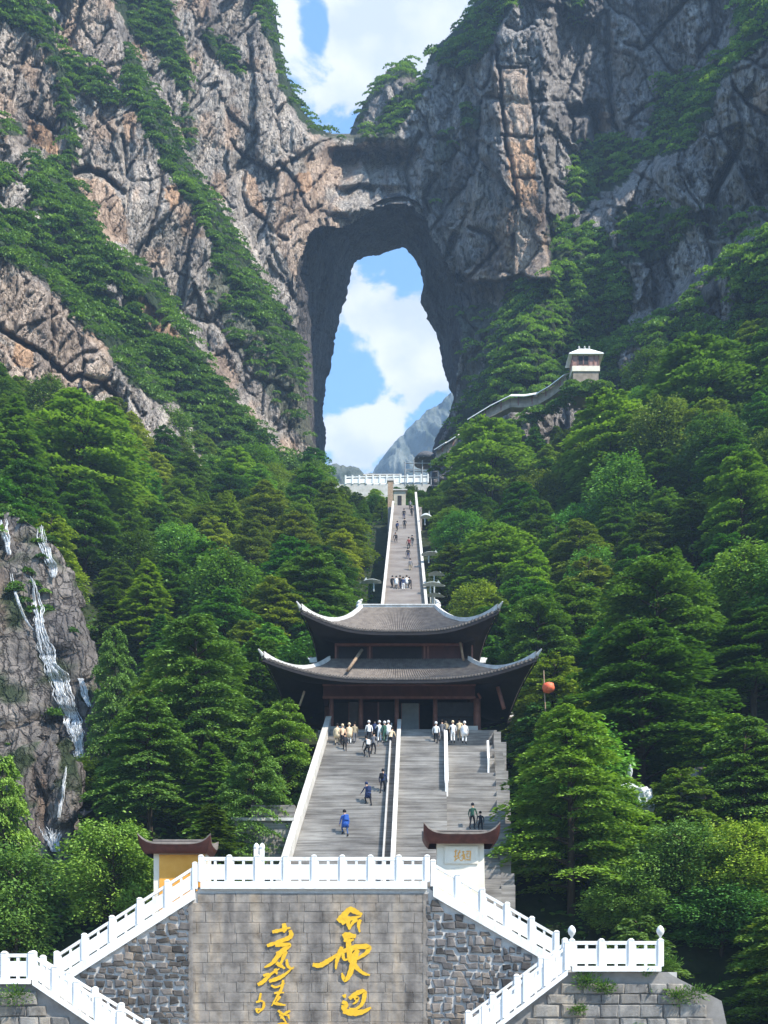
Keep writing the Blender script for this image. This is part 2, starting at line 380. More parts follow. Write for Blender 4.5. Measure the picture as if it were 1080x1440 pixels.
# drawn fissures
CR = [([(-20,450),(25,478),(60,498),(100,535),(112,528),(140,538),(168,562)], 2.6, 5), ([(104,243),(125,238),(150,250),(173,271)], 3.6, 7),
      ([(322,196),(335,214),(350,225),(366,233)], 2, 3.5), ([(345,242),(340,270),(350,295),(374,310),(382,326)], 2.2, 3.5),
      ([(378,262),(380,245),(392,229),(405,245),(416,256),(412,282),(400,310),(388,330),(405,338)], 2, 3.5), ([(415,255),(427,236),(438,218)], 2, 3), ([(418,258),(428,285),(436,300),(450,290)], 1.8, 2.5),
      ([(38,66),(15,140)], 2, 4), ([(60,98),(38,160),(60,172),(82,188)], 2, 4), ([(90,0),(75,60)], 2, 3), ([(120,0),(96,70)], 1.8, 3), ([(172,190),(182,260),(178,300)], 2.2, 3), ([(232,225),(222,290),(206,345)], 2.4, 4), ([(140,165),(160,190),(148,230)], 1.8, 2.5),
      ([(850,-60),(855,60),(856,120),(862,170),(876,200)], 3.5, 5), ([(965,0),(930,40),(905,70),(880,60)], 2.6, 4), ([(880,172),(905,150),(960,125)], 2.2, 3), ([(812,158),(836,152),(841,200)], 8, 7), ([(1032,222),(1015,250),(1000,285)], 5, 9),
      ([(766,240),(769,300),(779,345)], 3, 6), ([(704,190),(748,194)], 1.8, 3.5), ([(722,250),(764,252)], 1.6, 3), ([(698,94),(738,95)], 2, 4), ([(702,95),(712,200),(730,292)], 2.2, 5), ([(742,95),(754,200),(766,250)], 2.2, 3.5),
      ([(1030,120),(1050,145),(1080,165)], 2, 4), ([(640,330),(625,375),(650,395)], 4, 5), ([(655,395),(690,360),(705,345)], 2.4, 3), ([(660,320),(690,330),(700,350)], 3, 5), ([(520,265),(505,262),(490,268)], 4, 5), ([(610,250),(596,280),(604,300)], 3, 5), ([(590,190),(570,240),(575,270)], 3, 4)]
for P, w, dp in CR:
    d, _ = pdist(PX+2.2*fbm(PX/9, PY/9, 3, 71), PY+2.2*fbm(PX/9, PY/9, 3, 72), P); D += dp*np.exp(-(d/w)**2)

VEG = [([(-95,-60),(50,-60),(62,0),(78,40),(80,58),(60,60),(35,45),(0,30),(-95,0)], 1), ([(60,50),(78,58),(92,90),(100,130),(105,170),(110,235),(95,230),(90,180),(84,120)], .9),
       ([(78,72),(115,78),(145,112),(170,146),(150,152),(120,132),(95,112)], 1), ([(140,-60),(210,-60),(232,0),(262,70),(268,100),(264,142),(250,125),(228,90),(205,62),(180,50),(160,0)], 1),
       ([(175,55),(195,85),(212,118),(235,155),(247,188),(272,233),(302,283),(342,345),(382,410),(422,480),(447,560),(432,560),(395,505),(350,450),(312,395),(300,350),(290,325),(262,285),(232,235),(205,190),(176,130)], 1),
       ([(0,166),(36,172),(35,188),(0,192)], .8), ([(-90,228),(0,232),(22,240),(22,258),(0,264),(-90,250)], .9), ([(42,222),(100,228),(110,262),(130,300),(155,350),(200,378),(226,400),(264,462),(300,520),(262,478),(200,420),(150,372),(95,345),(60,300),(40,262)], 1),
       ([(-95,250),(0,290),(40,300),(90,345),(150,368),(182,390),(192,412),(215,466),(265,478),(330,560),(400,640),(445,655),(430,720),(320,700),(262,610),(232,575),(180,540),(152,490),(112,450),(62,392),(20,372),(-95,330)], 1),
       ([(285,44),(315,52),(342,90),(336,110),(310,88),(290,65)], .9), ([(330,-120),(384,-120),(386,0),(393,40),(405,90),(425,148),(464,190),(440,188),(415,160),(395,122),(376,60),(355,0)], 1),
       ([(300,350),(340,360),(420,470),(446,560),(440,640),(380,560),(330,480),(290,420)], .6), ([(250,140),(275,160),(280,230),(255,190)], .45),
       ([(588,108),(600,70),(655,24),(668,-10),(690,-90),(740,-90),(728,0),(704,28),(684,78),(664,92),(640,100),(618,84),(600,92)], 1), ([(498,168),(516,130),(545,96),(586,82),(592,100),(575,108),(545,118),(525,142),(505,182)], 1),
       ([(545,150),(588,108),(604,112),(575,165),(538,195),(535,175)], 1), ([(648,150),(680,148),(672,182),(650,176)], .8), ([(612,190),(646,178),(632,225),(612,232)], .45), ([(790,0),(820,0),(822,42),(798,34)], .8), ([(455,182),(500,182),(560,176),(560,196),(500,198),(460,194)], .6),
       ([(1044,-80),(1172,-80),(1172,20),(1080,56),(1052,82),(1012,116),(1002,160),(962,212),(900,228),(872,262),(838,274),(790,330),(760,330),(815,300),(790,262),(818,200),(868,190),(905,200),(935,112),(972,118),(1030,60)], .95),
       ([(925,108),(962,100),(1000,132),(990,172),(940,162)], .8), ([(770,300),(800,316),(850,326),(892,400),(894,450),(872,470),(850,500),(800,532),(740,562),(680,602),(616,640),(640,590),(690,492),(698,450),(715,402),(772,388),(775,350)], .95),
       ([(868,298),(940,288),(985,300),(962,342),(920,372),(870,368)], .7), ([(850,482),(900,455),(960,430),(1022,358),(1172,270),(1172,470),(1080,470),(1000,510),(900,540),(790,560),(800,535)], .97), ([(640,430),(700,430),(690,492),(650,560),(632,600),(650,520)], .55), ([(590,300),(700,300),(690,250),(620,240)], .12), ([(960,300),(1060,290),(1080,320),(1000,350)], .4)]
BARE = [[(187,402),(225,440),(265,480),(240,474),(215,465),(200,440)], [(148,402),(160,398),(178,425),(172,436),(156,424)], [(222,570),(245,565),(272,600),(270,636),(240,640),(224,610)],
        [(985,400),(1020,385),(1035,420),(1020,460),(990,450)], [(870,500),(890,488),(925,496),(930,512),(905,522),(872,528)], [(738,590),(765,580),(770,605),(745,615)], [(740,590),(730,600),(745,615)], [(905,400),(960,370),(1000,335),(985,350),(940,410),(900,450),(890,470),(882,450)]]
veg = np.zeros(PX.shape)
jx = PX+7*fbm(PX/11, PY/11, 4, 81); jy = PY+7*fbm(PX/11, PY/11, 4, 82)
for P, a in VEG: veg = np.maximum(veg, a*inpoly(jx, jy, P))
for P in BARE: veg[inpoly(jx*.5+PX*.5, jy*.5+PY*.5, P)] = 0
WARM = [([(38,168),(65,180),(80,197),(85,225),(70,215),(40,195)], .95), ([(106,250),(150,255),(176,290),(180,345),(150,338),(125,300)], .6), ([(228,265),(250,255),(264,275),(240,298)], 1), ([(187,402),(225,440),(265,480),(240,474),(215,465),(200,440)], 1), ([(20,478),(46,492),(46,520),(20,512)], 1),
        ([(0,380),(60,400),(130,470),(165,560),(60,520),(0,470)], .28), ([(0,480),(100,530),(120,570),(0,560)], .35), ([(343,240),(357,245),(372,295),(380,308),(360,302),(344,275)], .8), ([(415,244),(436,240),(438,264),(420,274)], .95), ([(385,232),(440,270),(492,300),(490,330),(440,330),(420,400),(390,350)], .4),
        ([(711,200),(750,196),(758,292),(732,292),(716,250)], 1), ([(704,96),(740,96),(750,196),(711,200)], .45), ([(705,292),(765,290),(776,396),(650,396),(690,340)], .38), ([(842,155),(860,160),(856,186),(842,182)], .7), ([(818,190),(838,200),(826,214)], .6), ([(172,160),(195,155),(190,200),(176,200)], .7), ([(690,90),(710,90),(730,290),(720,290)], .3), ([(640,210),(700,300),(660,330),(630,290)], .2), ([(1060,130),(1080,120),(1080,160),(1060,160)], .5), ([(182,60),(208,55),(206,85),(190,80)], .6),([(0,60),(60,50),(90,110),(80,180),(0,230)], .12),([(80,0),(160,0),(170,110),(110,90)], .2)]
warm = np.zeros(PX.shape)
for P, a in WARM: warm = np.maximum(warm, a*inpoly(PX+4*fbm(PX/9, PY/9, 4, 91), PY+4*fbm(PX/9, PY/9, 4, 92), P))
warm = np.maximum(warm, .5*sstep(.15, .5, fbm(PX/45, PY/45, 4, 93))*(PX < 520))
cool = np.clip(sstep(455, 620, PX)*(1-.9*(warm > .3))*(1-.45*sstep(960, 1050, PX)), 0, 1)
pil = inpoly(PX, PY, [(704,92),(742,92),(754,196),(768,300),(776,392),(722,392),(728,292),(712,200)])
D = D*(1-.62*pil); Yd = Yd - 2.5*pil
Yd = Yd + D*(1-.35*veg)*(1+.45*sstep(560, 700, PX))
P3 = np.stack([(PX-540)/FPX*Yd, Yd, (HOR-PY)/FPX*Yd], -1)
keep = ~(insky | inhole)
ck = keep[:-1, :-1] & keep[:-1, 1:] & keep[1:, 1:] & keep[1:, :-1]
hh, ww = PX.shape
ids = np.arange(hh*ww).reshape(hh, ww)
Fq = np.stack([ids[:-1, :-1], ids[1:, :-1], ids[1:, 1:], ids[:-1, 1:]], -1)[ck]
# the mass behind: every boundary edge is carried back so that the mountain has thickness
def boundary(F):
    e = np.concatenate([F[:, [0, 1]], F[:, [1, 2]], F[:, [2, 3]], F[:, [3, 0]]])
    es = np.sort(e, 1); key = es[:, 0].astype(np.int64)*10**7+es[:, 1]
    u, inv, cnt = np.unique(key, return_inverse=True, return_counts=True)
    return e[cnt[inv] == 1]
be = boundary(Fq)
V = P3.reshape(-1, 3)
mid = PY.ravel()[be].mean(1); mxx = PX.ravel()[be].mean(1)
hb = inpoly(mxx, mid, [(410,250),(665,250),(665,700),(410,700)]) & (inpoly(mxx, mid, HOLE) | (pdist(mxx, mid, HOLE)[0] < 9))
top = (mid < 240) & ~hb
et = be[top]; uv, inv = np.unique(et, return_inverse=True); inv = inv.reshape(et.shape)
rings = [V[uv]]
for q in (1, 2, 3, 4, 5):
    p = V[uv].copy(); p[:, 1] += 10*q; p[:, 2] += 3.0*q; p[:, 0] += np.sign(p[:, 0]-4)*2.2*q*sstep(5, 20, np.abs(p[:, 0]-4)); p[:, 0] += 3*fbm(p[:, 2]/8, p[:, 1]/8, 3, q); rings.append(p)
nb = len(V); V2 = np.concatenate([V]+rings[1:]); Fx = [Fq]
m = len(uv)
for q in range(5):
    a = uv[inv] if q == 0 else nb+(q-1)*m+inv
    b = nb+q*m+inv
    Fx.append(np.stack([a[:, 1], a[:, 0], b[:, 0], b[:, 1]], 1))
Fall = np.concatenate(Fx)
def padattr(a): return np.concatenate([a.ravel()]+[a.ravel()[uv]]*5)
A = {n: padattr(v) for n, v in (('warm', warm), ('veg', np.clip(veg*1.15, 0, 1)), ('cool', cool), ('damp_shade', np.clip(.12*sstep(560, 700, PX)*sstep(.2, -.1, warm-.1)+.5*sstep(.1, .5, fbm(PX/30, PY/60, 4, 97)), 0, 1)))}  # right cliff's shade and weathering put into the colour, plus random dark patches
used = np.zeros(len(V2), bool); used[Fall.ravel()] = True
rm = np.cumsum(used)-1
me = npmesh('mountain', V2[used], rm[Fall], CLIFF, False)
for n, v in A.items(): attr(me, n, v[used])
meta(link(bpy.data.objects.new('mountain', me)), kind='structure', label='sheer grey limestone cliffs pierced by a tall natural arch')

# passage of the arch: loft from the front rim to the smaller rear opening
BACK = [(462,720),(460,655),(457,610),(455,575),(462,540),(469,500),(476,460),(487,415),(497,378),(503,367),(530,360),(548,355),(567,352),(578,364),(588,380),(592,402),(595,432),(603,455),(617,490),(624,515),(636,552),(631,590),(612,622),(606,640),(603,655),(600,720)]
def resample(P, n):
    P = np.array(P, float); d = np.r_[0, np.cumsum(np.hypot(*np.diff(P, axis=0).T))]; t = np.linspace(0, d[-1], n)
    return np.stack([np.interp(t, d, P[:, 0]), np.interp(t, d, P[:, 1])], 1)
# pairing key points keeps corners matched
HOLEw = [(p[0]+(p[0]-535)*.035, p[1]-5) for p in HOLE]
nT, nS = 520, 60
ri = np.clip(((resample(HOLE, nT)-np.array([pxs[0], pys[0]]))/STEP).round().astype(int), 0, [len(pxs)-1, len(pys)-1])
YRIM = Yd[ri[:, 1], ri[:, 0]]; YRIM = np.convolve(np.pad(YRIM, 7, mode='edge'), np.ones(15)/15, 'valid')-.3
a = resample(HOLEw, nT); b = resample(BACK, nT)
a = a+(a-np.array([535, 480]))*.012
tq = np.arange(nT)*1.6; wv_ = sstep(0, 60, np.minimum(np.arange(nT), nT-1-np.arange(nT)))
b = b+np.stack([7.0*fbm(tq/30, tq*0, 6, 71, .62), 8.0*fbm(tq/26, tq*0+4, 6, 72, .62)], 1)*wv_[:, None]
Vt = []
for s in range(nS+1):
    u = s/nS; e = u**1.25
    P = a*(1-e)+b*e; Yy = 0
    Yrim = YRIM
    Yv = Yrim*(1-u)+300*u
    X = (P[:, 0]-540)/FPX*Yv; Z = (HOR-P[:, 1])/FPX*Yv
    tt = np.arange(nT)/nT*46
    c = np.array([X.mean(), Z.mean()+10]); dx = X-c[0]; dz = Z-c[1]; l = np.hypot(dx, dz)
    f1, f2, h, hb_, ddx, ddy = voro(tt/3.2+.4*fbm(tt/2, Yv/4, 3, 8), Yv/7.0+.5*fbm(tt/2, Yv/6, 3, 9), 500)
    amp = min(1, max((1-u)*2.2, .12), u*7+.25)*.8
    r = (2.0*ridged(tt*.5+Yv/14, Yv/9, 5, 61)+3.4*(h-.5)+1.8*fbm(tt*.9, Yv/5, 5, 62))*amp
    r = np.abs(r)*.6+r*.4+.15
    Vt.append(np.stack([X+dx/l*r, Yv, Z+dz/l*r], 1))
V = np.concatenate(Vt); i_ = np.arange(nT-1); F = np.concatenate([np.stack([s*nT+i_, s*nT+i_+1, (s+1)*nT+i_+1, (s+1)*nT+i_], 1) for s in range(nS)])
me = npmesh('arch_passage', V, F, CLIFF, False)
z0 = np.zeros(len(V)); attr(me, 'warm', z0); attr(me, 'veg', z0); attr(me, 'cool', z0+.9); attr(me, 'damp_shade', z0+.9)  # shade inside the arch painted into its rock colour
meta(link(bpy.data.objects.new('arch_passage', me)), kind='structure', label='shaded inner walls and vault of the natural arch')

# ------------------------------------------------------------------ hills beyond the arch
HILL = simple('far_hill', (.02, .035, .025), (.16, .17, .15), .035, .95, .1, .6, 4)
def hill(name, ridge, Y, depth, seed, lab):
    xs = np.linspace(ridge[0][0], ridge[-1][0], 420); top = np.interp(xs, [p[0] for p in ridge], [p[1] for p in ridge])
    X = (xs-540)/FPX*Y; Z = (HOR-top)/FPX*Y + Y*.0035*fbm(xs/9, xs*0, 4, seed)
    rows = []; nr = 110
    for r in range(nr+1):
        u = r/nr; yy = Y-depth*u; zz = Z*(1-u**1.1)+(-1.6)*u**1.1
        w = .035*Y*np.sqrt(u)*(1-u)
        rows.append(np.stack([X+w*.3*fbm(zz/(Y*.03), X/(Y*.05), 4, seed+9), yy+w*ridged(X/(Y*.035)+zz/(Y*.09), zz/(Y*.06), 6, seed+3, .6)*2.2, zz+w*.35*fbm(X/(Y*.03), zz/(Y*.05), 5, seed+7)*(u > 0)], 1))
    back = rows[0].copy(); back[:, 1] += depth*.9; back[:, 2] = -1.6
    V = np.concatenate([back]+rows); n = len(xs); i_ = np.arange(n-1)
    F = np.concatenate([np.stack([s*n+i_, (s+1)*n+i_, (s+1)*n+i_+1, s*n+i_+1], 1) for s in range(nr+1)])
    me = npmesh(name, V, F, HILL, True); return meta(link(bpy.data.objects.new(name, me)), kind='structure', label=lab)
hill('far_mountain', [(420,700),(505,675),(524,662),(540,640),(556,622),(572,604),(590,588),(600,578),(612,572),(625,562),(640,548),(670,515),(720,470),(800,440),(900,470),(1000,560)], 1150, 420, 3, 'hazy blue mountain seen through the arch')
hill('far_ridge', [(300,700),(400,668),(455,650),(470,652),(490,657),(505,660),(520,668),(545,676),(600,690),(700,700)], 620, 260, 8, 'low grey green ridge seen at the foot of the arch')

# ------------------------------------------------------------------ haze
hz = bpy.data.materials.new('haze_air'); hz.use_nodes = True; t = hz.node_tree; t.nodes.clear()
ho = N(t, 'ShaderNodeOutputMaterial'); pv = N(t, 'ShaderNodeVolumePrincipled'); pv.inputs['Density'].default_value = .00032; pv.inputs['Color'].default_value = (.50, .72, 1, 1); pv.inputs['Anisotropy'].default_value = 0.0
L(t, pv.outputs[0], ho.inputs['Volume'])
USE_HAZE = True
if USE_HAZE:
    o = MB().box(-4050, 4050, -4050, 4050, -2.7, 780).build('haze', hz); meta(o, kind='stuff', label='thin blue mountain haze')
# ------------------------------------------------------------------ foliage
def leaves(C, Dn, Nn, ln, wd):
    """C centres, Dn directions, Nn normals -> rhombic leaves"""
    Dn = Dn/np.linalg.norm(Dn, axis=1, keepdims=True); S = np.cross(Dn, Nn); S /= np.linalg.norm(S, axis=1, keepdims=True)+1e-9
    ln = np.asarray(ln).reshape(-1, 1); wd = np.asarray(wd).reshape(-1, 1)
    a = C-Dn*ln*.5; b = C+S*wd*.5+Dn*ln*.05; c = C+Dn*ln*.5; d = C-S*wd*.5+Dn*ln*.05
    V = np.stack([a, b, c, d], 1).reshape(-1, 3); n = len(C)
    F = np.arange(n*4).reshape(n, 4); return V, F
def crown(seed, H, Rr, nb, per, leaf, kind):
    r = np.random.default_rng(seed); C = []; Dn = []; Nn = []; T = []; limbs = []
    for i in range(nb):
        u = (i+.5)/nb
        if kind == 'layer': h = H*(.16+.83*u**.85); pr = Rr*np.clip(1-((h/H-.25)/.77)**2, .02, 1)**.62 if h/H > .25 else Rr*(.75+h/H)
        elif kind == 'cone': h = H*(.12+.87*u**.8); pr = Rr*(1.03-h/H)**.75
        else: h = H*(.18+.80*u); q = (h/H-.52)/.5; pr = Rr*np.sqrt(max(.03, 1-q*q))
        az = i*2.399963+r.normal(0, .35); Lb = pr*r.uniform(.72, 1.12)
        d = np.array([math.cos(az), math.sin(az), 0]); p = np.array([-d[1], d[0], 0])
        rise = {'layer': .16, 'cone': -.02, 'round': .24}[kind]+r.normal(0, .05); drp = {'layer': .26, 'cone': .28, 'round': .12}[kind]/max(Rr, 1)
        n = int(per*(.35+Lb/Rr)); s = r.uniform(.12, 1, n)**.62
        # side twigs: points gather along sub-branches leaving the limb
        k = r.integers(0, 9, n); ks = .25+.75*k/9; tw = r.uniform(0, 1, n); sd = np.where(r.random(n) < .5, 1, -1)
        fan = Lb*.42*np.sin(np.clip(ks, 0, 1)*math.pi*.78+.25)
        along = np.where(r.random(n) < .8, ks*Lb+tw*fan*.75, s*Lb); lat = np.where(r.random(n) < .85, sd*tw*fan, r.normal(0, .1, n)*Lb)
        lat = lat+r.normal(0, .12, n)*leaf*3
        zz = h+rise*along-drp*along**2+r.normal(0, .075 if kind != 'round' else .3, n)-np.abs(lat)*.16-.5*np.clip(tw-.6, 0, 1)
        c = d[None]*along[:, None]+p[None]*lat[:, None]; c[:, 2] = zz
        od = d[None]*1.0+p[None]*(np.sign(lat)*.7)[:, None]+r.normal(0, .35, (n, 3)); od[:, 2] = r.normal(-.22, .22, n)
        nn = r.normal(0, .38 if kind != 'round' else .6, (n, 3)); nn[:, 2] = 1
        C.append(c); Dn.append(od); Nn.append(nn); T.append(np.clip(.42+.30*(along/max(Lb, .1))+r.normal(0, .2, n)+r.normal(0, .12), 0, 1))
        limbs.append((h-.3, d, Lb, rise, drp))
    C = np.concatenate(C); Dn = np.concatenate(Dn); Nn = np.concatenate(Nn); T = np.concatenate(T); n = len(C)
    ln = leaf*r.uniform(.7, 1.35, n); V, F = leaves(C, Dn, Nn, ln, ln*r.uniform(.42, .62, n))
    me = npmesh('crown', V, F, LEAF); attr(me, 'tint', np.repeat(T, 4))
    # trunk with limbs
    m = MB(); k = 7; pts = [(0, 0, -1.5)]+[(r.normal(0, .05*H/10), r.normal(0, .05*H/10), H*.95*j/6) for j in range(1, 7)]
    for j in range(6): m.tube(pts[j], pts[j+1], .022*H*(1-j/6.5)+.03, .022*H*(1-(j+1)/6.5)+.03, 7, caps=False)
    for (h, d, Lb, rise, drp) in limbs[::2]:
        A = Vector((0, 0, h)); B = Vector((d[0]*Lb*.45, d[1]*Lb*.45, h+.3+rise*Lb*.45-drp*(Lb*.45)**2)); E = Vector((d[0]*Lb*.85, d[1]*Lb*.85, h+.25+rise*Lb*.85-drp*(Lb*.85)**2))
        m.tube(A, B, .008*H, .005*H, 4, caps=False); m.tube(B, E, .005*H, .002*H, 4, caps=False)
    tm = bpy.data.meshes.new('trunk'); tm.from_pydata(m.v, [], m.f); tm.materials.append(BARK); tm.polygons.foreach_set('use_smooth', [True]*len(tm.polygons)); tm.update()
    return me, tm
KINDS = {}
def reg(k, n, *a):
    KINDS[k] = [crown(k.__hash__() % 7 + 100*i+len(KINDS)*7, *a) for i in range(n)]
def regs():
    spec = [('layer', 4, 11.0, 4.6, 54, 240, .37, 'layer'), ('cone', 2, 12.0, 3.7, 80, 130, .36, 'cone'), ('round', 3, 8.5, 4.2, 60, 160, .36, 'round'), ('hero', 3, 11.0, 4.6, 72, 400, .28, 'layer'), ('bushy', 2, 7.0, 4.2, 64, 300, .27, 'round')]
    for s, (k, n, *a) in enumerate(spec): KINDS[k] = [crown(1000*s+i, *a) for i in range(n)]
regs()
DIM = {'layer': (11., 4.6), 'cone': (12., 3.7), 'round': (8.5, 4.2), 'hero': (11., 4.6), 'bushy': (7., 4.2)}
TREES = []
def tree(X, Y, H, Rr, kind, col, label, group=None, var=None, cat='tree', lean=0):
    v = var if var is not None else random.randrange(len(KINDS[kind])); cm, tm = KINDS[kind][v % len(KINDS[kind])]
    z = float(terr(X, Y))-.2
    name = {'layer': 'broadleaf_tree', 'hero': 'broadleaf_tree', 'cone': 'conifer_tree', 'round': 'bushy_tree', 'bushy': 'bushy_tree'}[kind]
    o = empty(name, (X, Y, z), random.uniform(0, 6.28), label, cat, group)
    o.scale = (Rr/DIM[kind][1], Rr/DIM[kind][1], H/DIM[kind][0]); o.rotation_euler.x = random.gauss(0, .03); o.rotation_euler.y = random.gauss(0, .03)
    c = link(bpy.data.objects.new('crown', cm), o); t = link(bpy.data.objects.new('trunk', tm), o)
    c.color = (*col, 1); TREES.append((X, Y, Rr)); return o
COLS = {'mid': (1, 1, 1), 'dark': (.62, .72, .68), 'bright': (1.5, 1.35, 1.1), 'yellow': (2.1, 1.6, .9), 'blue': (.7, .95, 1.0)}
# individual trees that can be pointed out: px of the crown centre, py of the top, distance, crown radius in px
HERO = [
 (803, 990, 68, 114, 'hero', 'bright', 'bright green layered tree right of the stairs, behind the cream gate pier', 0),
 (930, 775, 92, 105, 'hero', 'mid', 'tall tree with a pointed sunlit crown, highest near tree right of the temple', 1),
 (905, 880, 82, 135, 'hero', 'dark', 'broad dark spreading tree with its trunk bare above the grey rock', 2),
 (1060, 860, 88, 95, 'hero', 'dark', 'dark tree cut by the right edge of the picture, level with the temple roofs', 0),
 (1045, 1010, 72, 85, 'hero', 'mid', 'leafy green tree at the right edge beside the dark spreading tree', 1),
 (290, 868, 84, 92, 'hero', 'mid', 'large layered green tree left of the temple, standing alone above the left pier', 2),
 (212, 985, 78, 78, 'hero', 'mid', 'layered tree just right of the lower waterfall', 0),
 (400, 985, 80, 60, 'hero', 'bright', 'fresh green tree against the left corner of the temple', 1),
 (352, 1040, 71, 58, 'hero', 'mid', 'rounded green tree between the left pier and the stairs', 0),
 (8, 1068, 70, 62, 'hero', 'bright', 'round green tree at the left edge below the waterfall', 1),
 (160, 1165, 65.5, 72, 'bushy', 'bright', 'low bright green tree behind the left sloping balustrade', 0),
 (22, 1205, 65.5, 78, 'bushy', 'mid', 'low leafy tree in the lower left corner above the balustrade landing', 1),
 (1045, 1165, 65.5, 80, 'bushy', 'yellow', 'yellow green leafy tree at the right edge of the picture', 0),
 (955, 1165, 66, 72, 'bushy', 'mid', 'dark leaved round tree beside the yellow green tree', 1),
 (880, 1225, 65, 62, 'bushy', 'mid', 'low bushy tree behind the right balustrade landing', 0),
 (1015, 1290, 64.5, 80, 'bushy', 'blue', 'low dark bushy tree in the lower right corner', 1),
 (440, 780, 118, 70, 'hero', 'mid', 'layered tree just above the upper left eave of the temple', 0),
 (760, 830, 100, 68, 'hero', 'mid', 'layered green tree right of the upper roof tip', 1),
 (700, 740, 132, 70, 'layer', 'bright', 'sunlit layered tree right of the upper stairs', 2),
 (690, 590, 178, 75, 'layer', 'bright', 'rounded sunlit tree directly under the covered walkway', 1),
 (110, 560, 140, 100, 'layer', 'bright', 'bright broad tree at the foot of the left cliff', 3),
 (20, 560, 128, 75, 'cone', 'mid', 'dark green tree at the left edge under the pinkish cliff', 0),
 (860, 555, 150, 80, 'layer', 'bright', 'sunlit broad tree below the small pavilion', 0),
 (990, 480, 150, 95, 'layer', 'mid', 'broad tree high on the right slope under the grey cliff', 1),
 (168, 880, 96, 42, 'hero', 'mid', 'slender layered tree overlapping the right edge of the waterfall rock', 1),
 (500, 1130, 0, 0, None, None, None, 0)]
for px, py, Y, rp, kind, col, lab, var in HERO:
    if not kind: continue
    X = (px-540)/FPX*Y; H = (HOR-py)/FPX*Y-float(terr(X, Y))+.2
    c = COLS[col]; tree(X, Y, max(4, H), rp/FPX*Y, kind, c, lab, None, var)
# the forest: trees of the slopes
def blocked(X, Y, px, py, rp):
    if -8.5+0 < X < 12.5 and 55 < Y < 100: return True
    if Y >= 92 and Y < 175 and (-.9-3.6 < X < 8.6): return True
    if X > -22 and X < 12 and Y < 66: return True
    if px < 150 and 84 < Y < 112 and X < -24: return True
    if px < 60 and Y < 112 and Y > 84: return True
    return False
cand = []
for i in range(60000):
    Y = math.sqrt(random.uniform(57**2, 232**2)); X = random.uniform(-.40, .40)*Y
    cand.append((X, Y))
n_f = 0
HUES = [('mid', 'mid green'), ('dark', 'dark green'), ('bright', 'light green'), ('blue', 'deep green')]
ZONES = {}
BANDS = [(68, 'behind the sloping balustrade'), (76, 'level with the lower steps'), (85, 'just below the temple'), (95, 'level with the temple'), (107, 'just behind the temple'), (120, 'by the upper stair foot'), (133, 'low beside the upper stairs'),
         (147, 'halfway up the upper stairs'), (160, 'high beside the upper stairs'), (175, 'at the upper stair head'), (195, 'below the arch terrace'), (999, 'close under the cliffs')]
for X, Y in cand:
    if len(TREES) >= 296: break
    px = X/Y*FPX+540
    zt = float(terr(X, Y)); py = HOR-zt/Y*FPX
    Rr = random.uniform(3.0, 4.8); 
    if Y > 175 and 450 < px < 640: Rr = random.uniform(1.6, 2.3)
    if blocked(X, Y, px, py, Rr): continue
    if Y > 205 and 440 < px < 660: continue
    # stay in front of the cliff faces
    yc = float(np.interp(px, [0, 200, 420, 480, 600, 640, 760, 900, 1080], [160, 180, 228, 205, 205, 222, 205, 188, 160]))
    if Y > yc: continue
    ok = True
    for (x, y, r) in TREES:
        if (x-X)**2+(y-Y)**2 < (.62*(r+Rr))**2*(.8 if Y < 120 else 1.0): ok = False; break
    if not ok: continue
    kind = random.choices(['layer', 'cone', 'round'], [.68, .14, .18])[0]
    H = Rr*random.uniform(2.0, 2.7)
    if Y < 75: H = min(H, 8)
    if 470 < px < 620 and Y > 150: H = min(H, 4.2)
    if -8 < X < 13 and Y > 96: H = min(H, 8.0)
    # the view of the stairs and the temple stays open
    top = HOR-(zt+H)/Y*FPX; rp = Rr/Y*FPX
    if Y < 90 and px+rp*.8 > 405 and px-rp*.8 < 690 and top < 1190: continue
    if Y < 92 and px < 210 and top < 1060 and py > 700 and 60 < Y: H = max(4.5, min(H, (HOR-1130)/FPX*Y-zt)); kind = 'round'
    if px < 190 and Y < 84: H = min(H, max(2.5, (HOR-(1190 if px > 40 else 1080))/FPX*Y-zt)); Rr = min(Rr, 3.0)
    if 45 < px < 122 and Y < 92 and top < 1205: continue
    if px > 880 and px < 950 and Y < 84 and Y > 60: continue
    hue, hn = random.choices(HUES, [.45, .24, .22, .09])[0]
    c = np.array(COLS[hue])*random.uniform(.75, 1.25)*np.array([random.uniform(.75, 1.4), 1, random.uniform(.7, 1.2)])
    sd = 'left' if X < 2 else 'right'
    band = next(b for lim, b in BANDS if Y < lim)
    kd = {'layer': 'layered tree', 'cone': 'pointed tree', 'round': 'rounded tree'}[kind]
    o = tree(X, Y, H, Rr, kind, c, '', 'forest trees '+band+' on the '+sd)
    ZONES.setdefault((band, sd), []).append((abs(X-2), o, hn+' '+kd))
ORD = 'first second third fourth fifth sixth seventh eighth ninth tenth eleventh twelfth thirteenth fourteenth fifteenth sixteenth seventeenth eighteenth nineteenth twentieth twenty-first twenty-second twenty-third twenty-fourth twenty-fifth twenty-sixth twenty-seventh twenty-eighth twenty-ninth thirtieth'.split()
for (band, sd), lst in ZONES.items():
    lst.sort(key=lambda q: q[0])
    for i, (_, o, what) in enumerate(lst): o['label'] = f'{what} {band}, {ORD[min(i, 29)]} from the middle on the {sd}'
print('trees', len(TREES), 'Y reach', max(t[1] for t in TREES))

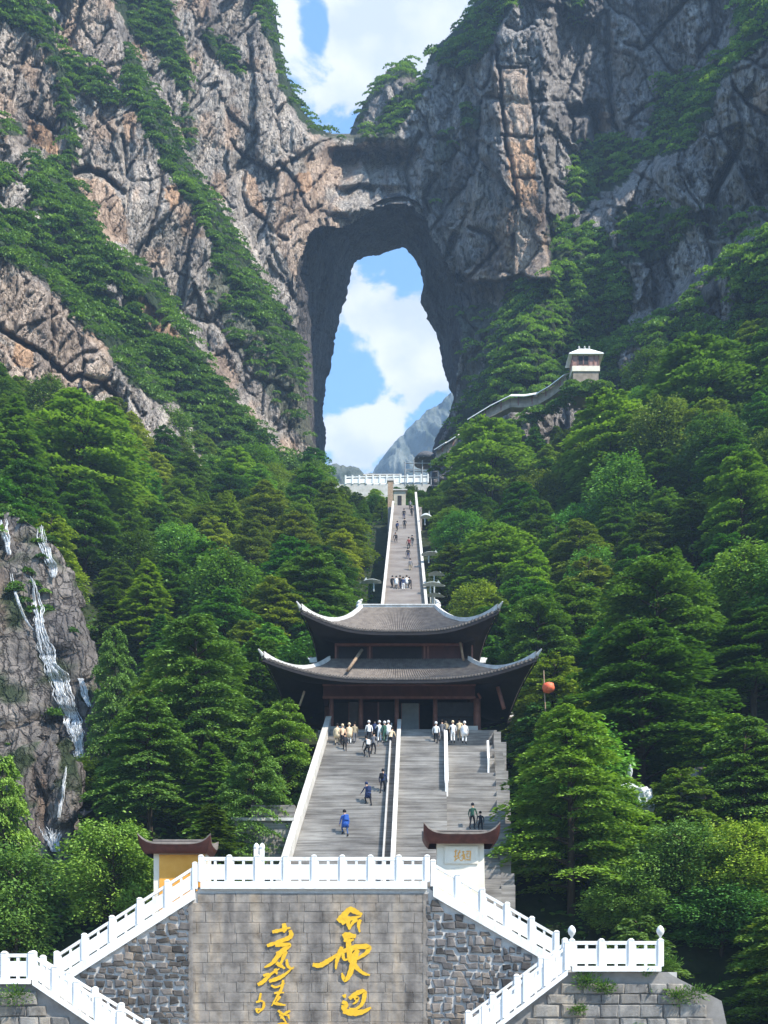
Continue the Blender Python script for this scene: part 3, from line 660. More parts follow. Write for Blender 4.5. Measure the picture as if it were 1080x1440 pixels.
# undergrowth on the slopes
r = np.random.default_rng(5); n = 85000
Y = np.sqrt(r.uniform(55**2, 225**2, n)); X = r.uniform(-.58, .58, n)*Y
ok = ~((X > -7.5) & (X < 10) & (Y < 99)) & ~((X > -1.5) & (X < 7) & (Y < 176)) & ~((X > -21) & (X < 13) & (Y < 64.5)) & (Y > 56+0*X)
X, Y = X[ok], Y[ok]; clump = np.clip(fbm(X*.35, Y*.35, 3, 77)+.5, 0, 1.2)
Z = terr(X, Y)+r.random(len(X))*1.5*clump
n = len(X); V, F = leaves(np.stack([X, Y, Z], 1), np.c_[r.normal(0, 1, (n, 2)), r.normal(-.1, .3, n)], np.c_[r.normal(0, .6, (n, 2)), np.ones(n)], r.uniform(.35, .8, n), r.uniform(.2, .4, n))
me = npmesh('undergrowth', V, F, LEAF); attr(me, 'tint', np.repeat(np.clip(r.normal(.35, .25, n), 0, 1), 4))
meta(link(bpy.data.objects.new('undergrowth', me)), kind='stuff', label='low green undergrowth between the trees of the valley')

# bushes clinging to the cliffs
def bushes(name, pts, rad, nl, leafl, lab, col=(1, 1, 1), seed=1):
    r = np.random.default_rng(seed); m = len(pts); n = m*nl
    d = r.normal(0, 1, (n, 3)); d /= np.linalg.norm(d, axis=1, keepdims=True); d[:, 2] = np.abs(d[:, 2])*.9-.25; d[:, 1] = -np.abs(d[:, 1])*.8+.2
    rr = np.repeat(rad, nl)*r.uniform(.35, 1.0, n)**.5
    C = np.repeat(pts, nl, 0)+d*rr[:, None]*np.array([1.15, .9, .8])
    nn = d*.6+r.normal(0, .35, (n, 3)); nn[:, 2] += .8
    ln = leafl*r.uniform(.7, 1.4, n)*np.repeat(.6+.4*rad/rad.mean(), nl)
    dd = d+r.normal(0, .5, (n, 3)); dd[:, 2] -= .3
    V, F = leaves(C, dd, nn, ln, ln*r.uniform(.45, .7, n))
    me = npmesh(name, V, F, LEAF); tt = np.repeat(r.normal(.5, .22, m), nl)+r.normal(0, .12, n); attr(me, 'tint', np.repeat(np.clip(tt, 0, 1), 4))
    o = meta(link(bpy.data.objects.new(name, me)), kind='stuff', label=lab); o.color = (*col, 1); return o
r = np.random.default_rng(11)
vm = (veg > 0) & keep
pr = (veg**2.2)*(.55+.7*np.clip(fbm(PX/16, PY/16, 4, 88)+.35, 0, 1.2))
pr = pr*vm; pr[:, PX[0] < -40] *= .3
fl = pr.ravel()/pr.sum()
pick = r.choice(fl.size, 5400, p=fl)
PP = P3.reshape(-1, 3)[pick]; pxp = PX.ravel()[pick]
rad = r.uniform(.8, 1.9, len(pick))*(1+.5*(r.random(len(pick)) < .15)); PP = PP+np.c_[r.normal(0, .4, len(PP)), -rad*.25, rad*.15]
lf = pxp < 520
bushes('cliff_shrubs', PP[lf], rad[lf], 115, .44, 'green shrubs growing on the ledges of the left cliff', (1.15, 1.1, 1.05), 2)
bushes('cliff_shrubs', PP[~lf], rad[~lf], 115, .44, 'green shrubs growing on the ledges of the right cliff', (1.5, 1.4, 1.2), 3)
# ------------------------------------------------------------------ materials of the built things
WHITE, t_, b_ = newmat('white_marble', .6, .3)
f_ = noise(t_, 3.0, 6, .65, coord='Object', mapscale=(1, 1, .25)); f2_ = noise(t_, .9, 5, .6)
L(t_, mixc(t_, .8, ramp(t_, f_, [(.28, (.55, .53, .48)), (.45, (.80, .79, .76)), (.7, (.86, .855, .84))]), ramp(t_, f2_, [(.3, (.86, .85, .82)), (.6, (1, 1, 1))]), 'MULTIPLY'), b_.inputs['Base Color']); bump(t_, b_, f_, .3, .01)
RAILST = simple('pale_stone', (.40, .375, .335), (.60, .57, .52), 1.2, .8, .2, .3, .02)
STEPS, t_, b_ = newmat('stair_stone', .85, .2)
f_ = noise(t_, .55, 7, .65, mapscale=(.6, 1, 1)); g_ = noise(t_, 3, 4, .6, mapscale=(.10, 2, 2))
L(t_, mixc(t_, .55, ramp(t_, f_, [(.3, (.17, .155, .14)), (.5, (.27, .25, .225)), (.72, (.37, .345, .31))]), ramp(t_, g_, [(.38, (.30, .28, .26)), (.58, (1.25, 1.25, 1.25))]), 'MULTIPLY'), b_.inputs['Base Color']); bump(t_, b_, g_, .4, .02)
CONC = simple('weathered_wall', (.17, .155, .14), (.31, .29, .265), .9, .9, .15, .5, .03)
MORTAR = simple('pale_mortar', (.40, .38, .35), (.58, .55, .51), 2.2, .95, .1, .7, .03)
def stonemat(name, dark, light, sc=1.3):
    m, t, b = newmat(name, .88, .2)
    oi = N(t, 'ShaderNodeObjectInfo'); f = noise(t, sc, 7, .65, coord='Object'); g = N(t, 'ShaderNodeNewGeometry')
    f2 = noise(t, 1.1, 7, .66, vec=g.outputs['Position'])
    c = ramp(t, oi.outputs['Random'], [(0, dark), (1, light)])
    f3 = noise(t, .8, 6, .62, vec=g.outputs['Position'], mapscale=(1.1, 1, .10))
    c = mixc(t, .9, c, ramp(t, f3, [(.32, (.55, .54, .55)), (.47, (.95, .93, .92)), (.66, (1.45, 1.26, 1.02))]), 'MULTIPLY')
    c = mixc(t, .8, c, ramp(t, f2, [(.32, (.40, .39, .38)), (.52, (1, 1, 1)), (.70, (1.55, 1.52, 1.48))]), 'MULTIPLY')
    L(t, c, b.inputs['Base Color']); bump(t, b, noise(t, 7, 5, .65, vec=g.outputs['Position']), .6, .04); return m
RUBBLE = stonemat('dark_rubble', (.06, .055, .05), (.22, .20, .185))
ASHLAR = stonemat('grey_ashlar', (.24, .215, .188), (.27, .245, .215))
PALEST = stonemat('pale_ashlar', (.17, .16, .145), (.30, .285, .26))
ROOFT = simple('grey_roof_tile', (.09, .075, .065), (.20, .17, .145), 2.2, .8, .3, .3, .02)
DARKW = simple('dark_red_timber', (.045, .016, .014), (.095, .032, .027), 1.5, .6, .35, .15, .01, (1, 1, .4))
COLW = simple('brown_red_column', (.13, .052, .04), (.23, .10, .075), 2.5, .6, .35, .15, .01)
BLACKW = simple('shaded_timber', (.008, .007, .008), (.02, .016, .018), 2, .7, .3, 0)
GREYP = simple('grey_door_panel', (.10, .11, .11), (.17, .175, .17), 1.2, .5, .4, .2, .01)
RIDGE = simple('white_ridge', (.42, .40, .37), (.68, .66, .62), 3, .8, .2, .3, .02)
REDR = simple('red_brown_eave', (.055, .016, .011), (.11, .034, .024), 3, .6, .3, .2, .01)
OCHRE = simple('ochre_plaster', (.72, .33, .05), (.82, .42, .09), 1.4, .85, .2, .25, .01)
CREAM = simple('cream_plaster', (.70, .62, .48), (.82, .75, .62), 1.1, .85, .2, .2, .01)
GOLD = simple('yellow_paint', (.66, .36, .012), (.78, .47, .02), 5, .55, .4, .2, .01)
ORANGE = simple('orange_paint', (.72, .34, .06), (.85, .46, .12), 5, .6, .3, .2, .01)
WOOD = simple('weathered_wood', (.24, .16, .10), (.42, .30, .20), 3, .8, .2, .3, .02)

# ------------------------------------------------------------------ balustrades
def balustrade(name, A, B, n, label, group='white marble balustrades', h=1.38, mat=None, posts=(True, True), finial=False, cop=.28, ball=()):
    mat = mat or WHITE; A = Vector(A); B = Vector(B); o = empty(name, A, 0, label, 'balustrade', group)
    dd = (B-A)/n; ln = dd.xy.length
    loc = lambda v: (v-A)
    MB().beam(loc(A), loc(B), -cop, 0, .46).build('coping', mat, o)
    u = Vector((dd.x, dd.y, 0)).normalized(); sl = dd.z/ln
    ph = .14; slope = abs(dd.z) > .05; ex = .10 if slope else .02
    for i in range(n):
        P = A+dd*i; Q = P+dd
        a = P+(u+Vector((0, 0, sl)))*ph; b = Q-(u+Vector((0, 0, sl)))*ph
        m = MB(); m.beam(loc(a), loc(b), .13, h*.70, .13)
        m.build('panel', mat, o)
        d3 = (b-a); dn = d3.normalized()*.07
        for q in (.045, .5, .955): MB().beam(loc(a+d3*q-dn), loc(a+d3*q+dn), .002, h*.858, .136).build('bracket', mat, o)
        MB().beam(loc(a), loc(b), h*.86, h, .18).build('handrail', mat, o)
    pm = MB(); w = .15; H = h+ex
    pm.box(-w, w, -w, w, -.02, H).add([(-w-.03, -w-.03, H), (w+.03, -w-.03, H), (w+.03, w+.03, H), (-w-.03, w+.03, H), (-w*.5, -w*.5, H+.12), (w*.5, -w*.5, H+.12), (w*.5, w*.5, H+.12), (-w*.5, w*.5, H+.12)], [(3,2,1,0),(4,5,6,7),(0,1,5,4),(1,2,6,5),(2,3,7,6),(3,0,4,7)])
    first = None
    for i in range(n+1):
        if (i == 0 and not posts[0]) or (i == n and not posts[1]): continue
        if first is None: first = pm.build('post', mat, o, bevel=.02); q = first
        else: q = link(first.copy(), o)
        q.location = A+dd*i-A; q.rotation_euler.z = math.atan2(u.y, u.x)
        if i in ball:
            f = MB().lathe((0, 0, H+.12), [(.05, 0), (.07, .12), (.16, .22), (.21, .36), (.19, .5), (.11, .62), (.03, .68)], 10).build('finial', mat, q, True)
    return o
YW = 60.0
balustrade('balustrade', (-10.28, YW, 8.0), (2.42, YW, 8.0), 8, 'straight white marble balustrade along the top of the inscribed wall', cop=.42)
balustrade('balustrade', (-10.62, YW, 7.6), (-18.4, YW, 2.6), 5, 'white marble balustrade sloping down from the terrace past the ochre pier', h=1.3, cop=.6)
balustrade('balustrade', (2.76, YW, 7.75), (9.7, YW, 3.75), 5, 'white marble balustrade sloping down from the terrace past the cream pier', h=1.3, cop=.6)
balustrade('balustrade', (9.75, 55.4, 3.0), (14.35, 55.4, 3.0), 3, 'short level white balustrade over the grey stone wall, ending in a ball finial', h=1.3, ball=(0, 3))
balustrade('balustrade', (9.9, 58.4, 3.2), (4.6, 58.4, -.75), 4, 'inner white balustrade of the lower flight at the right, against the inscribed wall', h=1.3)
balustrade('balustrade', (9.5, 55.4, 2.8), (5.2, 55.4, -.5), 4, 'outer white balustrade of the lower flight at the right, nearest the viewer', h=1.3)
balustrade('balustrade', (-22.5, 55.4, 2.35), (-18.3, 55.4, 2.35), 3, 'short level white balustrade on the landing at the left edge', h=1.3)
balustrade('balustrade', (-18.6, 58.2, 2.25), (-12.9, 58.2, -1.2), 4, 'inner white balustrade of the lower flight at the left, against the inscribed wall', h=1.3)
balustrade('balustrade', (-18.2, 55.4, 2.3), (-13.7, 55.4, -.75), 4, 'outer white balustrade of the lower flight at the left, nearest the viewer', h=1.3)

# terrace, flights and landings
TERR = simple('terrace_paving', (.40, .38, .35), (.52, .50, .46), 1.2, .8, .2, .2, .01)
m = MB().box(-10.5, 2.6, 60.25, 66.5, 6.9, 7.72); meta(m.build('terrace', TERR), kind='structure', label='paved terrace at the foot of the lower stairs')
m = MB().box(-10.3, 2.4, 66.5, 67.3, 1, 7.70).box(-10.3, -6.4, 63.5, 67.2, 1, 6.89)
def flight(name, A, B, y0, y1, n, lab, zb=-1.6, mat=None):
    m = MB(); 
    for i in range(n):
        x0 = A[0]+(B[0]-A[0])*i/n; x1 = A[0]+(B[0]-A[0])*(i+1)/n; z = A[1]+(B[1]-A[1])*(i+.5)/n
        m.box(min(x0, x1), max(x0, x1), y0, y1, zb, z)
    return meta(m.build(name, mat or TERR), kind='structure', label=lab)
flight('side_stairs', (-10.5, 7.6), (-18.5, 2.3), 60.26, 63, 30, 'side flight behind the left sloping balustrade')
flight('side_stairs', (2.6, 7.6), (9.8, 3.3), 60.26, 63, 26, 'side flight behind the right sloping balustrade')
flight('side_stairs', (9.6, 2.7), (4.0, -1.5), 55.72, 57.95, 26, 'lower flight at the right running back towards the middle')
flight('side_stairs', (-18.5, 2.2), (-12.5, -1.4), 55.65, 57.95, 26, 'lower flight at the left running back towards the middle')
m = MB().box(9.65, 15.3, 55.72, 63.2, -1.6, 2.71); meta(m.build('landing', TERR), kind='structure', label='right landing slab')
m = MB().box(-26, -18.51, 55.6, 63.2, -1.6, 2.04); meta(m.build('landing', TERR), kind='structure', label='left landing slab')

# ------------------------------------------------------------------ stone walls, stone by stone
def stone_meshes(name, mat, n=8, jit=.10, seed=3, inset=(.72, .9)):
    r = random.Random(seed); out = []
    for k in range(n):
        V = []
        for (x, z) in ((-.5, -.5), (.5, -.5), (.5, .5), (-.5, .5)):
            V.append((x+r.uniform(-jit, jit)*.4, .5, z+r.uniform(-jit, jit)*.4))
        for i in range(4):
            x, _, z = V[i]; V.append((x, -.25, z))
        for i in range(4):
            x, _, z = V[i]; V.append((x*r.uniform(*inset), -.5+r.uniform(-.12, .12), z*r.uniform(inset[0]-.02, inset[1]-.02)))
        F = [(8, 9, 10, 11)]
        for a in (0, 4):
            for i in range(4): F.append((a+i, a+(i+1) % 4, a+4+(i+1) % 4, a+4+i))
        me = bpy.data.meshes.new(name); me.from_pydata(V, [], F); me.materials.append(mat); me.update(); out.append(me)
    return out
SM = {'rubble': stone_meshes('stone', RUBBLE, 14, .5), 'ashlar': stone_meshes('block', ASHLAR, 6, .02, 5, (.95, .985)), 'pale': stone_meshes('stone', PALEST, 8, .12, 7)}
def coursed(parent, nm, poly, Y, ch, wr, kind, gap, depth=.16, proud=.05, limit=300, seed=1, skip=None):
    r = random.Random(seed); P = np.array(poly); z = P[:, 1].min(); zt = P[:, 1].max(); items = []
    while z < zt:
        h = ch*r.uniform(.75, 1.25); x = P[:, 0].min()-r.random()*wr[1]
        while x < P[:, 0].max():
            w = r.uniform(*wr); xa = max(x, P[:, 0].min()); xb = min(x+w, P[:, 0].max()); x0_ = x; w0_ = w
            if xb-xa < .12: x += w; continue
            w = xb-xa; cx = (xa+xb)/2; cz = z+h/2
            pts = np.array([[cx, cz], [cx-w*.42, cz-h*.4], [cx+w*.42, cz-h*.4], [cx-w*.42, cz+h*.4], [cx+w*.42, cz+h*.4]])
            if inpoly(pts[:, 0], pts[:, 1], poly).all() and not (skip and skip(cx, cz)): items.append((cx+(r.uniform(-.03, .03) if kind == 'rubble' else 0), cz+(r.uniform(-.07, .07) if kind == 'rubble' else 0), w-gap*(r.uniform(.7, 1.5) if kind == 'rubble' else 1), (h-gap)*(r.uniform(.78, 1.08) if kind == 'rubble' else 1)))
            x = x0_+w0_
        z += h
    r.shuffle(items)
    base = parent.location
    for i, (cx, cz, w, h) in enumerate(items[:limit]):
        o = bpy.data.objects.new(nm, r.choice(SM[kind])); o.scale = (w, depth, h)
        o.location = (cx-base.x, Y-base.y-proud-r.uniform(0, .012 if kind == 'ashlar' else .05), cz-base.z); o.rotation_euler.y = r.uniform(-.12, .12) if kind == 'rubble' else 0
        link(o, parent)
    if len(items) > limit:
        V = []; F = []
        for (cx, cz, w, h) in items[limit:]:
            me = r.choice(SM[kind]); b = len(V); V += [(v.co.x*w+cx-base.x, v.co.y*depth+Y-base.y-proud, v.co.z*h+cz-base.z) for v in me.vertices]; F += [tuple(b+j for j in p.vertices) for p in me.polygons]
        me = bpy.data.meshes.new(nm); me.from_pydata(V, [], F); me.materials.append(SM[kind][0].materials[0]); meta(link(bpy.data.objects.new(nm+'_rest', me), parent), kind='stuff')
    return len(items)
def prism(poly, y0, y1):
    m = MB(); n = len(poly)
    m.add([(x, y0, z) for x, z in poly]+[(x, y1, z) for x, z in poly], [tuple(range(n)), tuple(range(2*n-1, n-1, -1))]+[((i+1) % n, i, n+i, n+(i+1) % n) for i in range(n)])
    return m
w = empty('retaining_wall', (-4, YW, -1.6), 0, 'high stone retaining wall with yellow brush calligraphy under the white balustrade', 'wall')
def wl(p): return [(x+4, z+1.6) for x, z in p]
FULL = [(-19.5,-1.6),(10.8,-1.6),(10.8,3.1),(9.7,3.45),(2.7,7.5),(2.4,7.7),(-10.3,7.7),(-10.7,7.3),(-18.4,2.3),(-19.5,1.8)]
b = prism(wl(FULL), 0, .24).build('backing', MORTAR, w)
def cren(y): return y
LEFTZ = [(-19.4,-1.5),(-10.9,-1.5),(-10.9,7.1),(-18.4,2.25)]
RIGHTZ = [(2.35,-1.5),(10.6,-1.5),(10.6,2.7),(9.7,3.3),(2.7,7.35),(2.35,7.6)]
MIDZ = [(-10.85,-1.5),(2.3,-1.5),(2.3,7.7),(-10.3,7.7),(-10.85,7.2)]
n1 = coursed(w, 'stone', LEFTZ, YW, .44, (.32, .80), 'rubble', .10, limit=170, seed=2, proud=.03)
n2 = coursed(w, 'stone', RIGHTZ, YW, .44, (.32, .80), 'rubble', .10, limit=130, seed=4, proud=.03)
n3 = coursed(w, 'block', MIDZ, YW, .52, (.8, 1.5), 'ashlar', .012, limit=210, seed=6, depth=.10, proud=.02)
print('wall stones', n1, n2, n3)
m = MB() if True else None; m.box(-10.98+4, -10.72+4, -.10, -.0, .1, 8.6).box(2.2+4, 2.46+4, -.10, 0, .1, 8.9); m.build('edge_strip', ASHLAR, w)
# side landing walls
wr_ = empty('retaining_wall', (9.5, 55.6, -1.6), 0, 'weathered grey block wall with grass tufts below the right landing', 'wall')
PR = [(3.4,-1.6),(18.2,-1.6),(17.6,1.2),(15.0,2.55),(14.8,2.7),(9.65,2.7),(5.9,-.1),(3.9,-1.5)]
prism([(x-9.5, z+1.6) for x, z in PR], 0, .11).build('backing', CONC, wr_)
coursed(wr_, 'stone', [(3.9,-1.5),(18.0,-1.5),(17.4,1.1),(14.9,2.5),(9.7,2.6),(6.0,-.2),(4.2,-1.4)], 55.6, .62, (.8, 1.5), 'pale', .05, limit=200, seed=8)
wl_ = empty('retaining_wall', (-20, 55.5, -1.6), 0, 'rough mossy rock wall below the left landing', 'wall')
PL = [(-26,-1.6),(-13.2,-1.6),(-13.6,-.6),(-18.2,2.0),(-26,2.02)]
prism([(x+20, z+1.6) for x, z in PL], 0, .09).build('backing', CONC, wl_)
coursed(wl_, 'stone', [(-26,-1.5),(-13.4,-1.5),(-18.2,1.8),(-26,1.9)], 55.5, .7, (.6, 1.5), 'pale', .06, limit=120, seed=9, proud=.05)

# ------------------------------------------------------------------ calligraphy
def strokes(parent, name, S, mat, f, y, th=.03, label=None):
    """S: list of (points, width) in drawing units; f maps a drawing point to (x, z); builds thin raised brush strokes"""
    m = MB()
    for pts, wd in S:
        P = [Vector(f(*p)) for p in pts]
        # Catmull-Rom smoothing
        Q = []
        E = [P[0]]+P+[P[-1]]
        for i in range(1, len(E)-2):
            for k in range(5):
                t = k/5; a, b_, c, d = E[i-1:i+3]
                Q.append(.5*((2*b_)+(c-a)*t+(2*a-5*b_+4*c-d)*t*t+(3*b_-a-3*c+d)*t**3))
        Q.append(P[-1]); n = len(Q); L_ = []; R_ = []
        for i, q in enumerate(Q):
            d = (Q[min(i+1, n-1)]-Q[max(i-1, 0)]); d = d.normalized() if d.length > 1e-6 else Vector((1, 0)); nn = Vector((-d.y, d.x))
            u = i/(n-1); w_ = wd/2*(.55+.45*math.sin(math.pi*min(1, u*1.15+.12)))*(1+.12*math.sin(i*2.3))
            if u > .93: w_ *= .55
            L_.append(q+nn*w_); R_.append(q-nn*w_)
        off = random.uniform(0, .012)
        V = [(p.x, y-th-off, p.y) for p in L_]+[(p.x, y-th-off, p.y) for p in R_]+[(p.x, y, p.y) for p in L_]+[(p.x, y, p.y) for p in R_]
        F = []
        for i in range(n-1): F += [(i, i+1, n+i+1, n+i), (2*n+i, 2*n+i+1, i+1, i), (n+i, n+i+1, 3*n+i+1, 3*n+i)]
        F += [(0, n, 3*n, 2*n), (n-1, 3*n-1, 4*n-1, 2*n-1)]
        m.add(V, F)
    return m.build(name, mat, parent)
ins = empty('inscription', (-3.5, YW-.12, 4), 0, 'large yellow brush calligraphy in two columns on the retaining wall', 'inscription')
SCL = 4.909; MPP = YW/FPX
fi = lambda zx, zy: ((340+zx/SCL-540)*MPP+3.5, (HOR-1240-zy/SCL)*MPP-4)
K = MPP/SCL
def cs(L_): return [([p for p in pts], wd*K*1.28) for pts, wd in L_]
strokes(ins, 'character', cs([([(665,275),(700,240),(745,190),(760,185)],34), ([(745,185),(790,210),(832,228)],30), ([(690,292),(735,262),(780,250),(826,238)],24), ([(738,240),(735,290),(745,332)],24), ([(800,262),(770,280),(742,330)],20), ([(820,262),(806,300),(815,350)],20), ([(700,240),(720,262),(745,275)],18)]), GOLD, fi, 0)
strokes(ins, 'character', cs([([(700,385),(735,372),(790,378)],40), ([(705,402),(740,408),(775,398)],22), ([(742,405),(738,450),(752,530),(768,560),(800,600),(840,632),(884,645)],32), ([(490,572),(540,578),(600,545),(650,510),(700,470)],27), ([(692,450),(672,500),(655,560),(650,605)],24), ([(700,482),(770,455),(872,450),(862,490),(800,530),(745,552)],28), ([(702,482),(700,515),(715,540),(760,520)],18), ([(800,470),(780,520),(770,560),(745,640),(712,682),(692,630)],34), ([(790,440),(760,470),(745,500)],22)]), GOLD, fi, 0)
strokes(ins, 'character', cs([([(706,778),(714,802)],22), ([(694,828),(722,846),(708,882),(700,895)],24), ([(700,892),(770,905),(840,896),(892,868)],34), ([(742,808),(790,772),(842,758),(845,800),(826,850),(780,880),(742,872)],26), ([(775,810),(800,800),(790,830),(765,845)],18), ([(700,850),(705,880),(740,892),(800,880)],22)]), GOLD, fi, 0)
strokes(ins, 'character', cs([([(212,348),(260,338),(338,318)],20), ([(292,288),(298,330),(290,352)],26), ([(335,335),(342,375),(300,395),(238,412)],24), ([(176,444),(230,425),(335,398)],20), ([(232,440),(270,436),(335,436),(310,470)],22), ([(325,448),(270,490),(215,560),(158,592)],28), ([(240,498),(300,480),(282,540),(262,580)],24), ([(240,560),(270,580),(300,600)],22), ([(312,535),(318,580),(345,600),(362,588)],16), ([(112,712),(150,690),(200,640),(262,600)],22), ([(190,688),(250,668),(300,640),(345,600)],22), ([(150,650),(190,632)],16), ([(232,600),(245,640)],18)]), GOLD, fi, 0)
strokes(ins, 'character', cs([([(205,715),(240,728),(300,700)],13), ([(288,678),(275,740),(240,800),(208,858)],16), ([(225,770),(260,765),(295,766)],13), ([(215,835),(260,845),(305,852)],17), ([(268,790),(240,830)],14)]), GOLD, fi, 0)
strokes(ins, 'character', cs([([(252,888),(280,910),(330,928)],14), ([(335,890),(300,910),(268,945)],14), ([(262,915),(290,945),(310,975)],13), ([(320,915),(330,950)],12), ([(250,985),(290,978),(330,985)],14)]), GOLD, fi, 0)
strokes(ins, 'character', cs([([(134,768),(125,810),(118,835)],13), ([(100,832),(135,822),(158,832)],12), ([(155,832),(150,870),(112,908)],15), ([(104,872),(108,905)],15), ([(110,880),(135,878)],11)]), GOLD, fi, 0)

# ------------------------------------------------------------------ gate piers with curved roofs
def small_roof(parent, w, d, z, rise, lift, tile, under, tail=0):
    """curved hipped roof: swept corner ridges"""
    nS, nT = 16, 6; Vt = []; 
    def P(s, t, side):
        hw, hd = w/2, d/2; rw = w*.36
        a = abs(s); zz = z+rise*(1-t)**1.35+lift*(a**5)*t**1.5
        if side in (0, 2):
            x = s*(rw+(hw-rw)*t); y = (-1 if side == 0 else 1)*hd*t
        else:
            y = s*hd*t; x = (1 if side == 1 else -1)*(rw+(hw-rw)*t)
        return (x, y, zz)
    m = MB()
    for side in range(4):
        b = [[P(-1+2*i/nS, j/nT, side) for i in range(nS+1)] for j in range(nT+1)]
        V = [p for row in b for p in row]+[(p[0], p[1], p[2]-.10) for p in b[-1]]
        F = []
        for j in range(nT+1):
            for i in range(nS):
                q = (j*(nS+1)+i, j*(nS+1)+i+1, (j+1)*(nS+1)+i+1, (j+1)*(nS+1)+i); F.append(q if side in (0, 1) else q)
        m.add(V, F)
    top = m.build('roof', tile, parent, True)
    m = MB(); k = 5      # eave body under the tiles
    for side in range(4):
        e = [P(-1+2*i/nS, 1, side) for i in range(nS+1)]
        rows = []
        for j in range(k+1):
            t = j/k; q = 1-t*.42*(1 if side in (0, 2) else 1)
            rows.append([(p[0]*(1-t*.16), p[1]*(1-t*.34), (p[2]-.10)*(1-t)+(z-.46-.10)*t-.12*math.sin(math.pi*t)) for p in e])
        V = [p for row in rows for p in row]; F = []
        for j in range(k):
            for i in range(nS): F.append((j*(nS+1)+i, j*(nS+1)+i+1, (j+1)*(nS+1)+i+1, (j+1)*(nS+1)+i))
        m.add(V, F)
    m.build('eave', under, parent, True)
    m = MB().tube((-w*.36, 0, z+rise+.03), (w*.36, 0, z+rise+.03), .09, .09, 8); m.build('ridge', ROOFT, parent)
pl = empty('gate_pier', (-11.9, 61.9, 2.5), 0, 'ochre pier with a curved grey and red roof left of the terrace', 'pier', 'gate piers beside the terrace')
zt = (HOR-1196)/FPX*61.4-2.5
MB().box(-1.35, 1.75, -.55, .75, 0, zt).build('body', CREAM, pl)
MB().box(-1.02, 1.6, -.60, -.551, .6, zt-.25).build('panel', OCHRE, pl)
small_roof(pl, 4.15, 2.9, zt+.30, .30, .55, ROOFT, REDR)
pr_ = empty('gate_pier', (4.42, 61.9, 3.6), 0, 'cream pier with orange characters and a curved red roof right of the terrace', 'pier', 'gate piers beside the terrace')
zt = (HOR-1182)/FPX*61.4-3.6
MB().hexa([(-1.42,-.6,0),(1.48,-.6,0),(1.48,.7,0),(-1.42,.7,0),(-1.36,-.55,zt),(1.32,-.55,zt),(1.32,.65,zt),(-1.36,.65,zt)]).build('body', CREAM, pr_)
MB().box(-.95, 1.0, -.64, -.6, zt-1.35, zt-.35).build('tablet', CREAM, pr_)
small_roof(pr_, 4.35, 2.9, zt+.30, .28, .62, ROOFT, REDR)
# three orange characters of the pier (drawing units: zoomed px 3x of the photograph)
fp = lambda zx, zy: ((580+zx/3-540)*61.4/FPX-4.42, (HOR-1130-zy/3)*61.4/FPX-3.6)
kk = 61.4/FPX/3
for S in ([([(176,205),(190,200)],5), ([(182,196),(180,240)],5), ([(190,212),(204,206)],5), ([(200,198),(192,225),(204,244)],5), ([(174,226),(198,220)],5), ([(176,244),(190,232),(206,226)],4)],
          [([(206,222),(224,214)],5), ([(214,202),(213,235),(204,244)],5), ([(218,218),(222,244)],5), ([(208,206),(220,204)],4), ([(210,232),(224,236)],4)],
          [([(226,204),(246,202)],5), ([(244,202),(242,240)],5), ([(228,214),(238,214)],4), ([(228,212),(230,228),(240,226)],4), ([(226,238),(246,240)],5), ([(234,204),(233,214)],4)]):
    strokes(pr_, 'character', [(p, w_*kk) for p, w_ in S], ORANGE, fp, -.64, .02)
m = MB()
for i in range(46):
    x = random.uniform(-.9, 1.45); z = random.uniform(.8, 3.0); m.box(x, x+.05+random.random()*.1, -.615, -.60, z, z+.04+random.random()*.12)
m.build('carved_lettering', ORANGE, pl)
# two slim stone posts on the terrace
for i, x in enumerate((360.5, 368.5)):
    X = (x-540)/FPX*61.5; m = MB().box(-.13, .13, -.13, .13, 0, 2.35).lathe((0, 0, 2.35), [(.13, 0), (.17, .1), (.14, .25), (.04, .36)], 8)
    meta(m.build('stone_post', WHITE, loc=(X, 61.5, 7.72)), ['left', 'right'][i]+' one of two slim white stone posts close together behind the terrace balustrade', 'post', 'slim posts on the terrace')
# finials along the terrace rail seen from the photo: small pale carvings
# ------------------------------------------------------------------ the lower stairs
def stair_z(Y): return 8.0+(Y-63.9)*(23.2-8.0)/(84.0-63.9)
def stairs(name, Y0, Z0, Y1, Z1, n, xl, xr, lab, zb=3.5, mat=None):
    V = []; F = []
    for i in range(n):
        ya = Y0+(Y1-Y0)*i/n; yb = Y0+(Y1-Y0)*(i+1)/n; z = Z0+(Z1-Z0)*(i+1)/n; zp = Z0+(Z1-Z0)*i/n
        b = len(V); V += [(xl(ya), ya, zp), (xr(ya), ya, zp), (xr(ya), ya, z), (xl(ya), ya, z), (xr(yb), yb, z), (xl(yb), yb, z), (xl(ya), ya, zp-zb), (xl(yb), yb, zp-zb), (xr(ya), ya, zp-zb), (xr(yb), yb, zp-zb)]
        F += [(b, b+1, b+2, b+3), (b+3, b+2, b+4, b+5), (b+6, b+3, b+5, b+7), (b+8, b+9, b+4, b+2)]
        if i == 0: F += [(b+6, b+8, b+1, b)]
    me = bpy.data.meshes.new(name); me.from_pydata(V, [], F); me.materials.append(mat or STEPS); me.update()
    return meta(link(bpy.data.objects.new(name, me)), kind='structure', label=lab)
XL = lambda y: -5.9+(y-66)*(-4.1+5.9)/(85-66)
XM = lambda y: .55+(y-66)*(1.25-.55)/(85-66)
XR = lambda y: 3.95+(y-66)*(4.9-3.95)/(85-66)
XE = lambda y: 7.2+(y-66)*(8.7-7.2)/(85-66)
stairs('lower_stairs', 63.9, 7.75, 84.2, 23.2, 90, XL, XM, 'broad grey stone steps climbing to the temple, left half')
